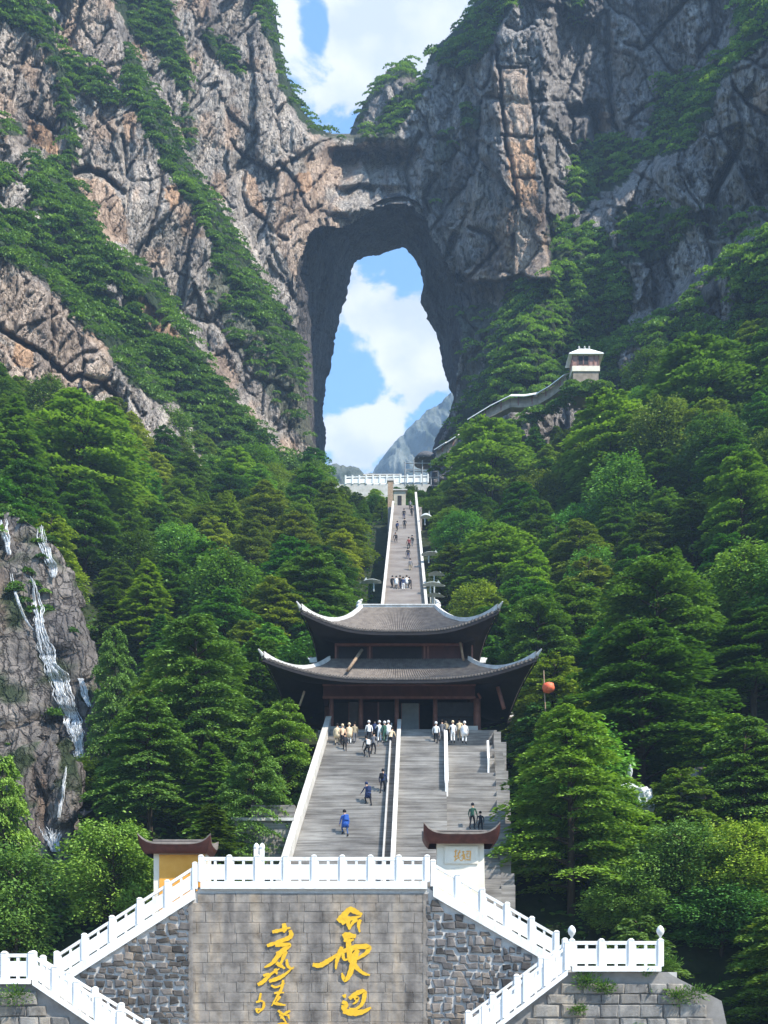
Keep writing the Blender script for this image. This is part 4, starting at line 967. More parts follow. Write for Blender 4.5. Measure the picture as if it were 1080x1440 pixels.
stairs('lower_stairs', 63.9, 7.75, 84.2, 23.2, 90, XM, XR, 'grey stone steps climbing to the temple, right half')
for (ya, yb, dz, lab) in ((63.9, 68.5, 0, 'rough steps right of the lower stairs, lowest stretch'), (69.6, 73.2, -.35, 'rough steps right of the lower stairs, second stretch'), (74.2, 78.3, -.3, 'rough steps right of the lower stairs, third stretch'), (79.2, 82.5, -.4, 'rough steps right of the lower stairs, top stretch')):
    za = stair_z(ya)-.25+dz; zb_ = stair_z(yb)-.25+dz
    n = int((yb-ya)/.45); stairs('side_stairs', ya, za, yb, zb_, n, XR, XE, lab)
m = MB()
for (ya, yb, zc) in ((68.5, 69.6, -.25), (73.2, 74.2, -.55), (78.3, 79.2, -.5), (82.5, 84.2, -.6)):
    z = stair_z(ya)+zc; m.hexa([(XR(ya), ya, z-3), (XE(ya)+.3, ya, z-3), (XE(yb)+.3, yb, z-3), (XR(yb), yb, z-3), (XR(ya), ya, z), (XE(ya)+.3, ya, z), (XE(yb)+.3, yb, z), (XR(yb), yb, z)])
meta(m.build('landing_slabs', RAILST), kind='structure', label='pale landings between the rough steps right of the lower stairs')
m = MB()
for ya in np.arange(64, 84, 1.35): 
    z = stair_z(ya); m.box(XE(ya), XE(ya)+.5+random.random()*.5, ya, ya+1.3, z-4, z+.1+random.random()*.35)
meta(m.build('stepped_edge', STEPS), kind='structure', label='rough stepped stone edge beside the right steps')
def ramp_wall(name, Xf, ya, yb, w_, h_, lab, group, zf=stair_z, mat=None, segs=10, cat='parapet', down=1.2):
    o = empty(name, (Xf(ya), ya, zf(ya)), 0, lab, cat, group)
    for i in range(segs):
        a = ya+(yb-ya)*i/segs; b = ya+(yb-ya)*(i+1)/segs; g = .012
        A = Vector((Xf(a)-Xf(ya), a-ya+g, zf(a)-zf(ya))); B = Vector((Xf(b)-Xf(ya), b-ya-g, zf(b)-zf(ya)))
        MB().beam(A, B, -down, h_-.14, w_*.8).build('block', mat or RAILST, o)
        MB().beam(A, B, h_-.14, h_, w_).build('coping', mat or RAILST, o)
    return o
ramp_wall('stair_parapet', lambda y: XL(y)-.22, 63.9, 84.4, .44, .85, 'broad pale stone parapet down the left side of the lower stairs', 'stone parapets of the lower stairs', down=3.2)
ramp_wall('stair_parapet', XM, 63.9, 84.2, .30, .72, 'narrow pale rail wall down the middle of the lower stairs', 'stone parapets of the lower stairs')
ramp_wall('stair_parapet', lambda y: XM(y)-.62, 63.9, 84.0, .12, .5, 'thin low kerb rail just left of the middle wall of the lower stairs', 'stone parapets of the lower stairs', mat=simple('grey_kerb', (.33, .31, .28), (.45, .42, .38), 2))
ramp_wall('stair_parapet', XR, 75.0, 83.4, .26, .72, 'short white rail wall down the upper right part of the lower stairs', 'stone parapets of the lower stairs', mat=WHITE, segs=5)
ramp_wall('stair_parapet', lambda y: XE(y)-.5, 78.4, 81.0, .16, .6, 'very short pale rail beside the rough steps at the right', 'stone parapets of the lower stairs', mat=WHITE, segs=2)
# left side wall with a pale ledge
o = empty('side_wall', (-7.6, 70, 4.7), 0, 'low grey concrete wall with a pale ledge left of the lower stairs', 'wall')
MB().box(-2.2, 1.75, 0, .6, -3, 8.6).build('wall_face', STEPS, o); MB().box(-1.2, 1.7, .62, 1.2, 3, 9.8).build('upper_wall', STEPS, o); MB().box(-2.4, 1.72, -.25, .4, 8.602, 8.8).build('ledge', RAILST, o); 

# platform of the temple
m = MB().box(-5.2, 8.9, 84.2, 95.5, 14, 23.2); meta(m.build('temple_platform', STEPS), kind='structure', label='stone platform under the temple')
MB().box(7.4-.9-.1, 8.9, 84.25, 84.6, 23.2, 23.75)
# ------------------------------------------------------------------ the temple
TX, TY, TZ = 1.2, 88.4, 23.2
tp = empty('temple', (TX, TY, TZ), 0, 'dark timber temple with two tiers of sweeping grey roofs above the lower stairs', 'temple')
def big_roof(name, hw, hd, ze, rw, rd, zr, lift, out, nt_):
    """one tier: four concave slopes from a rectangle (rw, rd, zr) to the eave (hw, hd, ze) with corners swept up by lift and out by out"""
    nS, nT = 40, 12
    def P(s, t, side):
        a = abs(s); cz = zr+(ze-zr)*(1-(1-t)**1.55)
        cz += lift*(a**3.4)*(t**2.2); ex = out*(a**4)*t**2
        if side in (0, 2): x = s*(rw+(hw-rw)*t+ex); y = (-1 if side == 0 else 1)*(rd+(hd-rd)*t+ex*.6)
        else: y = s*(rd+(hd-rd)*t+ex*.6); x = (1 if side == 1 else -1)*(rw+(hw-rw)*t+ex)
        return Vector((x, y, cz))
    rf = empty('roof_tier', (0, 0, 0)); rf.parent = tp
    return P, rf
def tier(P, hw, nS=40, nT=12, ribs=64, bot=None):
    parts = []
    m = MB()
    for side in range(4):
        V = [P(-1+2*i/nS, j/nT, side) for j in range(nT+1) for i in range(nS+1)]
        V += [p-Vector((0, 0, .16)) for p in V[-(nS+1):]]
        F = [(j*(nS+1)+i, j*(nS+1)+i+1, (j+1)*(nS+1)+i+1, (j+1)*(nS+1)+i) for j in range(nT+1) for i in range(nS)]
        m.add(V, F)
    top = m.build('roof', ROOFT, tp, True)
    # tile ribs as raised rows, one mesh
    m = MB()
    for side, cnt in ((0, ribs), (1, ribs//2), (2, ribs), (3, ribs//2)):
        for c in range(cnt):
            s = -1+2*(c+.5)/cnt; prev = None
            for j in range(9):
                p = P(s, j/8, side)
                du = (P(min(1, s+.01), j/8, side)-P(max(-1, s-.01), j/8, side)); du = du.normalized() if du.length > 0 else Vector((1, 0, 0))
                q = [p-du*.055, p+Vector((0, 0, .085)), p+du*.055]
                if prev: m.add(prev+q, [(0, 1, 4, 3), (1, 2, 5, 4)])
                prev = q
            e = P(s, 1, side); m.box(e.x-.07, e.x+.07, e.y-.07, e.y+.07, e.z-.14, e.z+.02)
    meta(m.build('tile_rows', ROOFT, top), kind='stuff')
    # eave board, soffit and brackets
    m = MB()
    for side in range(4):
        K_ = 7; V = []
        for j in range(K_+1):
            t = j/K_
            for i in range(nS+1):
                s = -1+2*i/nS; e = P(s, 1, side)-Vector((0, 0, .16)); b = bot(s, side)
                q = e.lerp(b, t); q.z -= (.55*math.sin(math.pi*min(1, t*1.05))*(abs(s)**2.2)+.10*math.sin(math.pi*t)); V.append(q)
        m.add(V, [(j*(nS+1)+i, j*(nS+1)+i+1, (j+1)*(nS+1)+i+1, (j+1)*(nS+1)+i) for j in range(K_) for i in range(nS)])
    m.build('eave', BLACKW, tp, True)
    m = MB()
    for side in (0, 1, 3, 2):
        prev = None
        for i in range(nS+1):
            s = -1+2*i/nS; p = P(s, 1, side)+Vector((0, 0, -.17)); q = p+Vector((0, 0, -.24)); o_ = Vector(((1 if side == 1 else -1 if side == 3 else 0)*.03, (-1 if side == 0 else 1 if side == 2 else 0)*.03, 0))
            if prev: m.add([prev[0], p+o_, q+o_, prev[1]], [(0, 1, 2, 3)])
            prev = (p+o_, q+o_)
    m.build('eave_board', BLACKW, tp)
    # pale eave edge
    m = MB()
    for side in range(4):
        for i in range(nS):
            a = P(-1+2*i/nS, 1, side); b = P(-1+2*(i+1)/nS, 1, side); m.tube(a+Vector((0, 0, -.04)), b+Vector((0, 0, -.04)), .03, .03, 5, caps=False)
    m.build('edge_tiles', ROOFT, tp)
    for side in (0, 2):
        for sg in (-1, 1):
            m = MB(); n = 22; prev = None
            for i in range(n+1):
                t = i/n; p = P(sg, t, side); w_ = .19; h_ = .24+.12*t
                d = P(sg, min(1, t+.02), side)-P(sg, max(0, t-.02), side); u = Vector((-d.y, d.x, 0)).normalized()
                r_ = [p-u*w_+Vector((0, 0, -.1)), p+u*w_+Vector((0, 0, -.1)), p+u*w_*.8+Vector((0, 0, h_)), p-u*w_*.8+Vector((0, 0, h_))]
                if prev: m.add(prev+r_, [(0, 1, 5, 4), (1, 2, 6, 5), (2, 3, 7, 6), (3, 0, 4, 7)])
                prev = r_
            e = P(sg, 1, side); dd = (P(sg, 1, side)-P(sg, .93, side)).normalized()
            m.tube(e+Vector((0, 0, .08)), e+dd*.45+Vector((0, 0, .32)), .15, .05, 6); m.build('hip_ridge', RIDGE, tp)
z = lambda py, Y: (HOR-py)/FPX*Y-TZ
# lower tier
l_hw, l_hd = 9.35, 7.2
Pl, rf1 = big_roof('lower', l_hw, l_hd, z(953.5, TY-l_hd), 5.6, 3.2, z(927, TY-3.2), 1.45, 1.0, 60)
def botl(s, side):
    x, y = (s*5.9, (-3.2 if side == 0 else 3.2)) if side in (0, 2) else ((5.9 if side == 1 else -5.9), s*3.2)
    return Vector((x, y, z(962, TY-3.2)))
tier(Pl, l_hw, bot=botl, ribs=84)
u_hw, u_hd = 6.75, 5.5
Pu, rf2 = big_roof('upper', u_hw, u_hd, z(886, TY-u_hd), 3.1, .12, z(855, TY), 1.45, .9, 50)
def botu(s, side):
    x, y = (s*5.15, (-3.0 if side == 0 else 3.0)) if side in (0, 2) else ((5.15 if side == 1 else -5.15), s*3.0)
    return Vector((x, y, z(905, TY-3.0)))
tier(Pu, u_hw, bot=botu, ribs=64)
for r0 in (rf1, rf2): bpy.data.objects.remove(r0)
zr = z(856, TY)
m = MB().box(-3.1, 3.1, -.16, .16, zr-.15, zr+.22).box(-3.15, 3.15, -.22, .22, zr+.22, zr+.32); m.build('main_ridge', RIDGE, tp)
for sx in (-1, 1):
    m = MB(); x = sx*3.2; pts = [(x, 0, zr), (x+sx*.12, 0, zr+.35), (x-sx*.02, 0, zr+.62), (x-sx*.22, 0, zr+.78)]; rr = [.24, .22, .16, .05]
    for k in range(3): m.tube(pts[k], pts[k+1], rr[k], rr[k+1], 8)
    m.build('ridge_ornament', RIDGE, tp, True)
# storeys
z2a, z2b = z(930, TY-3.2), z(900, TY-3.0)
m = MB().box(-5.0, 5.0, -2.9, 2.9, z2a-1.0, z2b+.6); m.build('upper_wall', DARKW, tp)
m = MB().box(-5.1, 5.1, -3.08, -2.92, z(908, TY-3.0), z(903, TY-3.0)); m.build('lintel', COLW, tp)
for px in (472, 520, 597, 602, 650, 664):
    x = (px-540)/FPX*(TY-3)-TX; MB().box(x-.07, x+.07, -3.02, -2.9, z2a-.1, z2b+.05).build('upper_post', COLW, tp)
for a, b in ((476, 516), (524, 593)):
    xa, xb = [(p-540)/FPX*(TY-3)-TX for p in (a, b)]; MB().box(xa, xb, -2.94, -2.901, z2a+.05, z(909, TY-3.0)).build('upper_panel', BLACKW, tp)
zb0, zb1 = z(983, TY-3.3), z(961, TY-3.3)
m = MB().box(-6.05, 6.05, -3.42, -3.1, zb0, zb1).box(-6.05, -5.75, -3.1, 3.3, zb0, zb1).box(5.75, 6.05, -3.1, 3.3, zb0, zb1); m.build('beam', DARKW, tp)
m = MB().box(-6.1, 6.1, -3.50, -3.43, zb0-.02, zb0+.16); m.build('beam_trim', COLW, tp)
m = MB().box(-6.1, 6.1, -3.47, -3.425, zb1-.25, zb1-.12); m.build('beam_trim', COLW, tp)
cols = (466, 507.5, 558, 612, 671)
for i, px in enumerate(cols):
    x = (px-540)/FPX*(TY-3.3)-TX; r_ = .19 if i < 4 else .30
    m = MB().tube((0, 0, -.02), (0, 0, zb0+.02), r_, r_*.95, 12).lathe((0, 0, -.02), [(r_*1.5, 0), (r_*1.6, .12), (r_*1.3, .24)], 12)
    o = m.build('column', COLW, tp, True, loc=(x, -3.25, 0))
    if i == 4: o['label'] = 'thickest column at the right corner'
    link(bpy.data.objects.new('column', o.data), tp).location = (x, 3.0, 0)
for x in (-5.8, 5.8): 
    for y in (-1, 1.1): link(bpy.data.objects.new('column', o.data), tp).location = (x, y, 0)
# back wall and interior
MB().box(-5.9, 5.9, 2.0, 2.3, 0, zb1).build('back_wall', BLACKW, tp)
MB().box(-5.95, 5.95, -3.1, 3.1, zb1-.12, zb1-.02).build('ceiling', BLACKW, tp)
X_ = lambda px: (px-540)/FPX*(TY-2.6)-TX
def panel(a, b, y0, mat, name, za=0, zb=None, frame=True):
    o = MB().box(X_(a), X_(b), y0, y0+.06, za, zb or zb0).build(name, mat, tp)
    if frame:
        m = MB(); w_ = .05
        m.box(X_(a)-w_, X_(a), y0-.03, y0+.08, za, zb or zb0).box(X_(b), X_(b)+w_, y0-.03, y0+.08, za, zb or zb0); m.build('door_frame', COLW, o)
    return o
panel(468, 489, -2.2, BLACKW, 'wall_panel', frame=False)
panel(491, 505, -2.5, simple('brown_grey_panel', (.05, .04, .04), (.085, .07, .065), 2), 'door')
panel(510, 531, -2.5, simple('maroon_panel', (.018, .008, .010), (.035, .014, .016), 2), 'door')
panel(533, 555, -2.5, BLACKW, 'door')
panel(565, 589, -2.5, GREYP, 'door', zb=zb0-.1)
panel(615, 668, -2.4, simple('dark_grey_screen', (.030, .030, .034), (.055, .055, .06), 2), 'screen_wall')
MB().box(X_(615), X_(668), -2.46, -2.41, 1.5, 1.58).build('screen_rail', BLACKW, tp)
MB().box(X_(640), X_(670), -3.9, -3.6, 0, .42).build('low_parapet', RAILST, tp)
MB().box(X_(466), X_(486), -3.9, -3.6, 0, .38).build('low_parapet', RAILST, tp)
# leaning props under the eaves
def prop(a, ya, b, yb_, r_, mat, lab):
    A = at(a[0], a[1], ya)-Vector((TX, TY, TZ)); B = at(b[0], b[1], yb_)-Vector((TX, TY, TZ)); o = MB().tube(A, B, r_, r_, 7).build('prop', mat, tp, True); o['label'] = lab
prop((509, 914), 84.6, (489, 943), 82.4, .13, WOOD, 'pale timber leaning on the lower roof')
prop((647, 903), 84.9, (652, 929), 84.9, .10, WOOD, 'slim pale prop at the right of the upper storey')
prop((428, 972), 83.2, (421, 993), 83.2, .09, WOOD, 'short hanging timber under the left eave'); prop((700, 966), 83.6, (709, 997), 83.6, .16, COLW, 'dark prop under the right eave')
prop((672, 975), 84.6, (676, 982), 84.6, .1, COLW, 'bracket end')

# ------------------------------------------------------------------ upper stairs
ZU = lambda Y: 49.2+(Y-125)*(82.5-49.2)/45.0
UL = lambda y: 0.05+(y-125)*(1.62-.05)/45; UR = lambda y: 4.75+(y-125)*(5.05-4.75)/45
UPST = simple('upper_stair_stone', (.24, .20, .175), (.38, .33, .29), .8, .85, .2, .3, .02, (.4, 1, 1))
stairs('upper_stairs', 95.5, ZU(95.5), 170, ZU(170), 240, UL, UR, 'long steep stairway climbing the valley to the arch', zb=5, mat=UPST)
ramp_wall('stair_parapet', lambda y: UL(y)-.15, 96, 170, .34, .85, 'pale parapet down the left side of the long upper stairs', 'stone parapets of the upper stairs', ZU, RAILST, 24, down=3)
ramp_wall('stair_parapet', lambda y: UR(y)+.15, 96, 176, .34, .85, 'pale parapet down the right side of the long upper stairs', 'stone parapets of the upper stairs', ZU, RAILST, 24, down=3)
m = MB().box(UL(170)-1, UR(170)+1, 170, 196, 78, 82.4); meta(m.build('upper_landing', UPST), kind='structure', label='landing at the head of the upper stairs')
# brown pillar, small gate and terrace at the top
c = at(549, 712, 171); 
o = empty('stone_pillar', c, 0, 'tall brown pillar at the left head of the upper stairs', 'pillar')
MB().box(-.42, .42, -.4, .4, -.5, 3.9).build('shaft', WOOD, o); MB().box(-.55, .55, -.5, .5, 3.9, 4.25).build('cap', RAILST, o)
c = at(562, 712, 176); o = empty('small_gate', c, 0, 'small beige gatehouse among shrubs at the head of the upper stairs', 'gatehouse')
MB().box(-1.0, 1.0, -.5, .8, -.6, 2.3).build('body', simple('beige_wall', (.34, .30, .22), (.46, .41, .32), 2), o); MB().box(-1.25, 1.25, -.75, 1.0, 2.3, 2.5).build('roof', RAILST, o); MB().box(-.32, .32, -.56, -.5, -.5, 1.5).build('door', BLACKW, o)
Yt = 196.0; ct = at(486, 681, Yt)
m = MB().box(at(470, 681, Yt).x, at(606, 681, Yt).x, Yt, 212, ct.z-12, ct.z); meta(m.build('upper_terrace', RAILST), kind='structure', label='terrace under the foot of the arch')
def lightrail(name, A, B, n, lab):
    A = Vector(A); B = Vector(B); o = empty(name, A, 0, lab, 'railing'); d = B-A
    MB().beam((0, 0, 0), d, 1.2, 1.38, .14).build('top_rail', WHITE, o); MB().beam((0, 0, 0), d, .15, .95, .08).build('panel', WHITE, o)
    first = None
    for i in range(n+1):
        q = MB().box(-.14, .14, -.14, .14, 0, 1.6).build('post', WHITE, o) if first is None else link(first.copy(), o)
        first = first or q; q.location = d*i/n
    return o
lightrail('terrace_railing', at(486, 681, Yt), at(602, 679, Yt), 12, 'white railing along the terrace below the arch')
o = empty('terrace_building', at(535, 681, 200), 0, 'low white flat roofed building on the terrace below the arch', 'building')
MB().box(-2.8, 3.6, 0, 4, 0, 1.6).build('wall', WHITE, o); MB().box(-3.2, 4.0, -.3, 4.2, 1.6, 1.8).build('roof', RAILST, o)
for k in range(4): MB().box(-2.2+k*1.4, -1.4+k*1.4, -.05, -.002, .4, 1.2).build('window', BLACKW, o)
# open pavilion frame at right of the terrace
o = empty('steel_pavilion', at(594, 682, 196), 0, 'open steel frame pavilion with a round dark canopy beside the covered walkway', 'pavilion')
STEEL = simple('grey_steel', (.20, .21, .22), (.32, .33, .34), 2, .5, .4, 0)
m = MB()
for x in (-3.2, -1.6, 0, 1.6, 3.0):
    for y in (0, 3): m.tube((x, y, 0), (x, y, 4.2+.35*(x > -2)), .11, .11, 6)
for y in (0, 3):
    for zz in (1.4, 2.8, 4.0): m.tube((-3.2, y, zz), (3.0, y, zz), .08, .08, 6)
for x in (-3.2, -1.6, 0, 1.6, 3): m.tube((x, 0, 4.0), (x, 3, 4.0), .08, .08, 5)
m.build('frame', STEEL, o)
MB().lathe((.7, 1.5, 4.8), [(2.3, 0), (2.2, .7), (1.6, 1.4), (.6, 1.8), (.05, 1.9)], 16).build('canopy', simple('dark_canopy', (.05, .055, .06), (.12, .12, .13), 3), o, True)
m = MB()
for k in range(14): a = k/14*6.283; m.tube((.7+2.3*math.cos(a), 1.5+2.3*math.sin(a), 4.8), (.7+.5*math.cos(a), 1.5+.5*math.sin(a), 6.62), .05, .04, 4)
m.build('ribs', STEEL, o)

# ------------------------------------------------------------------ covered walkway and hillside pavilion
WALLB = simple('brown_grey_masonry', (.20, .16, .12), (.34, .28, .22), 1.2, .9, .15, .4, .04)
SNOWR = simple('pale_roof', (.74, .73, .70), (.86, .85, .83), 2, .7, .2, .1, .01)
def gallery(pts, hp, lab):
    P = [at(*p) for p in pts]; o = empty('covered_walkway', P[0], 0, lab, 'walkway', 'covered walkways on the right slope')
    for i in range(len(P)-1):
        a, b = P[i]-P[0], P[i+1]-P[0]; g = (b-a).normalized()*.01
        MB().beam(a+g, b-g, -hp-.7, -1.5, 1.6).build('wall', WALLB, o)
        d_ = (b-a).xy.normalized(); n_ = Vector((-d_.y, d_.x, 0))*1.35; n_ = n_ if n_.y > 0 else -n_; up = Vector((0, 0, 1.75)); th = Vector((0, 0, .16)); dn = Vector((0, 0, -.55))
        MB().hexa([a+g-n_+dn, b-g-n_+dn, b-g+n_+dn+up, a+g+n_+dn+up, a+g-n_+dn+th, b-g-n_+dn+th, b-g+n_+dn+up+th, a+g+n_+dn+up+th]).build('roof', SNOWR, o)
        MB().beam(a+g, b-g, -1.52, -.36, .9).build('inner_wall', WALLB, o)
        n = max(1, int((b-a).length/2.0))
        for k in range(n):
            c = a+(b-a)*(k+.5)/n; MB().box(c.x-.11, c.x+.11, c.y-.85, c.y-.62, c.z-1.9, c.z-.25).build('post', COLW, o)
    return o
gallery([(659,592,193),(690,573,192),(718,559,191),(738,559,190.5),(757,556,190),(776,545,188.5),(797,529,187)], 1.5, 'long covered walkway with a pale roof climbing the right slope to the pavilion')
gallery([(614,634,196),(630,624,195),(644,615,194.5)], 2.4, 'short lower piece of covered walkway with a brick wall at the foot of the cliff')
c = at(821, 530, 186); o = empty('hillside_pavilion', c, 0, 'small square pavilion with a pale hipped roof high on the right slope', 'pavilion')
MB().box(-2.3, 2.5, -1.5, 1.7, .1, 1.0).build('lower_wall', CREAM, o); MB().box(-2.1, 2.3, -1.35, 1.7, -4.5, .098).build('base_rock', WALLB, o)
MB().box(-2.2, 2.4, -1.4, 1.6, 1.0, 2.98).build('upper_wall', simple('brown_pink_wall', (.26, .13, .10), (.38, .22, .18), 2), o)
for x in (-2.25, -1.3, -.35, .6, 1.5, 2.3): MB().box(x-.09, x+.09, -1.5, -1.41, 1.0, 2.98).build('post', COLW, o)
for a, b in ((-1.2, -.45), (-.25, .5)): MB().box(a, b, -1.45, -1.405, 1.3, 2.7).build('window', BLACKW, o)
V = [(-2.9,-1.9,3.0),(3.1,-1.9,3.0),(3.1,2.1,3.0),(-2.9,2.1,3.0),(-.8,0,4.9),(1.0,0,4.9)]
m = MB().add([(x, y, z_+.0) for x, y, z_ in V]+[(x, y, 2.85) for x, y, z_ in V[:4]], [(0,1,5,4),(1,2,5),(2,3,4,5),(3,0,4),(6,7,1,0),(7,8,2,1),(8,9,3,2),(9,6,0,3),(9,8,7,6)]); m.build('roof', SNOWR, o)
for x in (-1.2, .2, 1.3): MB().lathe((x*.7, 0, 4.9), [(.14, 0), (.2, .2), (.08, .45)], 6).build('roof_ornament', RAILST, o)

r = np.random.default_rng(33); gp = []
for (x0_, y0_, Y0_), (x1_, y1_, Y1_), nn_ in (((650, 612, 190), (740, 578, 188), 40), ((740, 578, 188), (800, 552, 185), 34), ((793, 538, 183.3), (856, 531, 183.3), 60), ((608, 646, 192), (652, 626, 191), 22)):
    for _ in range(nn_): u = r.random(); gp.append(at(x0_+(x1_-x0_)*u, y0_+(y1_-y0_)*u+r.normal(12, 4), Y0_+(Y1_-Y0_)*u+r.normal(0, .7)))
gp = np.array([tuple(p) for p in gp]); bushes('walkway_shrubs', gp, r.uniform(.9, 1.7, len(gp)), 150, .40, 'green shrubs along the foot of the covered walkway', (1.2, 1.15, 1.0), 14)
# ------------------------------------------------------------------ rocks and waterfalls
def rockmass(name, cx, cy, z0, z1, rx, ry, seed, lab, mat, lean=.18, n=90, mh=80, taper=.25, side=0):
    a = np.linspace(0, 2*np.pi, n, endpoint=False); h = np.linspace(0, 1, mh); Aa, Hh = np.meshgrid(a, h)
    ca, sa = np.cos(Aa), np.sin(Aa)
    sup = (np.abs(ca)**2.4+np.abs(sa)**2.4)**(-1/2.4)
    prof = (1-taper*Hh)*(1+.16*fbm(Aa*1.5, Hh*3, 3, seed+3))*np.sqrt(np.clip(1-np.clip((Hh-.82)/.18, 0, 1)**2.4, .0, 1))
    S = Aa*(rx+ry)/2; Z = z0+(z1-z0)*Hh
    f1, f2, hid, hb, dx, dy = voro(S/2.2, Z/4.5, seed)
    g1, g2, gid, gb, ex, ey = voro(S/.8, Z/1.7, seed+9)
    rr = 1+0*Aa
    disp = (hid-.5)*1.3+dx*(hb-.5)*1.6-.5*(1-sstep(0, .12, f2-f1))+(gid-.5)*.45-.18*(1-sstep(0, .15, g2-g1))+.9*fbm(S/3, Z/6, 5, seed)
    X = cx+side*Hh+ca*sup*rx*prof+ca*disp; Y = cy+(z1-z0)*lean*Hh+sa*sup*ry*prof+sa*disp
    V = np.stack([X, Y, Z+.4*fbm(S, Z, 3, seed+4)], -1).reshape(-1, 3); ii = np.arange(mh*n).reshape(mh, n); jj = np.roll(ii, -1, 1)
    F = np.stack([ii[:-1], jj[:-1], jj[1:], ii[1:]], -1).reshape(-1, 4)
    me = npmesh(name, V, F, mat); wv = .55*sstep(.2, .6, fbm(S/3, Z/8, 3, seed+6)); 
    attr(me, 'warm', wv.ravel()); attr(me, 'cool', np.full(V.shape[0], .25)); attr(me, 'damp_shade', np.full(V.shape[0], .62)+.4*fbm(S.ravel()/2, Z.ravel()/9, 3, seed+2)); attr(me, 'veg', (.9*sstep(.12, .35, fbm(S/2.5, Z/3, 4, seed+8))).ravel())
    o = meta(link(bpy.data.objects.new(name, me)), lab, 'rock'); return o, V.reshape(mh, n, 3)
rk, RV = rockmass('rock_outcrop', -38.0, 99.5, 17, 50.5, 13.2, 6.5, 700, 'dark brown rock face with white water streaks at the left edge', CLIFF, side=-4.5)
def surf_y(Vg, x, zv):
    """front face depth of a rock at world (x, z)"""
    P = Vg.reshape(-1, 3); f = P[:, 1] < 105
    d = (P[:, 0]-x)**2+(P[:, 2]-zv)**2; i = np.argsort(d)[:12]; return P[i, 1].min()
r = np.random.default_rng(21)
VV = RV.reshape(-1, 3); cand_ = VV[(VV[:, 1] < 106)]; wgt = sstep(.0, .35, fbm(cand_[:, 0]/3, cand_[:, 2]/3.5, 4, 301))*.5+sstep(45.5, 50, cand_[:, 2])*1.6+sstep(-35.5, -38.5, cand_[:, 0])*.6+sstep(30, 24, cand_[:, 2])*.9
pk = cand_[r.choice(len(cand_), 560, p=wgt/wgt.sum())]; rb = r.uniform(.5, 1.3, len(pk))
bushes('rock_shrubs', pk+np.c_[r.normal(0, .2, (len(pk), 2)), rb*.2], rb, 150, .32, 'green shrubs and creepers clinging to the brown waterfall rock', (1.1, 1.1, 1.0), 9)
WATER, t_, b_ = newmat('white_water', .35, .5)
f_ = noise(t_, 1.6, 6, .7, mapscale=(1.6, 1.6, .35)); L(t_, ramp(t_, f_, [(.32, (.30, .32, .33)), (.45, (.62, .64, .65)), (.6, (.84, .85, .86))]), b_.inputs['Base Color']); bump(t_, b_, f_, .8, .15)
tr_ = N(t_, 'ShaderNodeBsdfTransparent'); ms_ = N(t_, 'ShaderNodeMixShader'); fa_ = noise(t_, 5.5, 5, .7, mapscale=(1.5, 1.5, .3)); mr_ = N(t_, 'ShaderNodeMapRange', inp={1: .36, 2: .58, 3: .12, 4: 1.0}); L(t_, fa_, mr_.inputs[0])
out_ = [n for n in t_.nodes if n.type == 'OUTPUT_MATERIAL'][0]; L(t_, mr_.outputs[0], ms_.inputs[0]); L(t_, tr_.outputs[0], ms_.inputs[1]); L(t_, b_.outputs[0], ms_.inputs[2]); L(t_, ms_.outputs[0], out_.inputs[0])
def waterfall(pts, lab, seed, wsc=1.0, Vg=RV):
    """pts: (px, py, width px) down the face; many thin strands of falling water that follow the rock surface"""
    P = np.array(pts, float); d = np.r_[0, np.cumsum(np.hypot(np.diff(P[:, 0]), np.diff(P[:, 1])))]; n = int(d[-1]/2.5)+4; t = np.linspace(0, d[-1], n)
    x = np.interp(t, d, P[:, 0]); y = np.interp(t, d, P[:, 1]); w_ = np.interp(t, d, P[:, 2])*(1+.5*fbm(t/12, t*0, 3, seed))*wsc
    x = x+2.2*fbm(t/16, t*0, 3, seed+1); Y = np.full(n, 94.)
    for it in range(4):
        Y = np.array([surf_y(Vg, (x[i]-540)/FPX*Y[i], (HOR-y[i])/FPX*Y[i]) for i in range(n)])-.05
    kk = np.ones(5)/5; Ys = np.convolve(np.pad(Y, 2, mode='edge'), kk, 'valid'); Y = np.minimum(Ys, Y+.12)-.12
    rr = np.random.default_rng(seed); AV = []; AF = []; base = 0
    for st in range(max(7, int(np.mean(w_)*4.2))):
        a = rr.integers(0, max(1, n-3)); ln = int(rr.uniform(.25, .8)*n)+3; b_ = min(n, a+ln); q = np.arange(a, b_)
        if len(q) < 3: continue
        off = rr.uniform(-.5, .5); cx = x[q]+(off+.12*fbm(t[q]/7, t[q]*0+st, 3, seed+st))*w_[q]
        sw = rr.uniform(.35, 1.25)*(.35+np.sin(np.linspace(.15, 3.0, len(q))))*.5*(1+.5*fbm(t[q]/4, t[q]*0+st, 2, seed+st+50)); yy = Y[q]-rr.uniform(.02, .14)
        L_ = np.stack([(cx-sw-540)/FPX*yy, yy, (HOR-y[q])/FPX*yy], 1); M_ = np.stack([(cx-540)/FPX*yy, yy-.07, (HOR-y[q])/FPX*yy], 1); R_ = np.stack([(cx+sw-540)/FPX*yy, yy, (HOR-y[q])/FPX*yy], 1)
        m_ = len(q); AV.append(np.concatenate([L_, M_, R_])); i_ = np.arange(m_-1)+base
        AF.append(np.concatenate([np.stack([i_, i_+1, i_+1+m_, i_+m_], 1), np.stack([i_+m_, i_+1+m_, i_+1+2*m_, i_+2*m_], 1)])); base += 3*m_
    me = npmesh('waterfall', np.concatenate(AV), np.concatenate(AF), WATER, True)
    return meta(link(bpy.data.objects.new('waterfall', me)), lab, 'waterfall', 'white waterfalls on the left rock')
waterfall([(57,738,8),(60,760,14),(70,790,12),(76,812,6)], 'short upper waterfall bending over the top of the brown rock', 31)
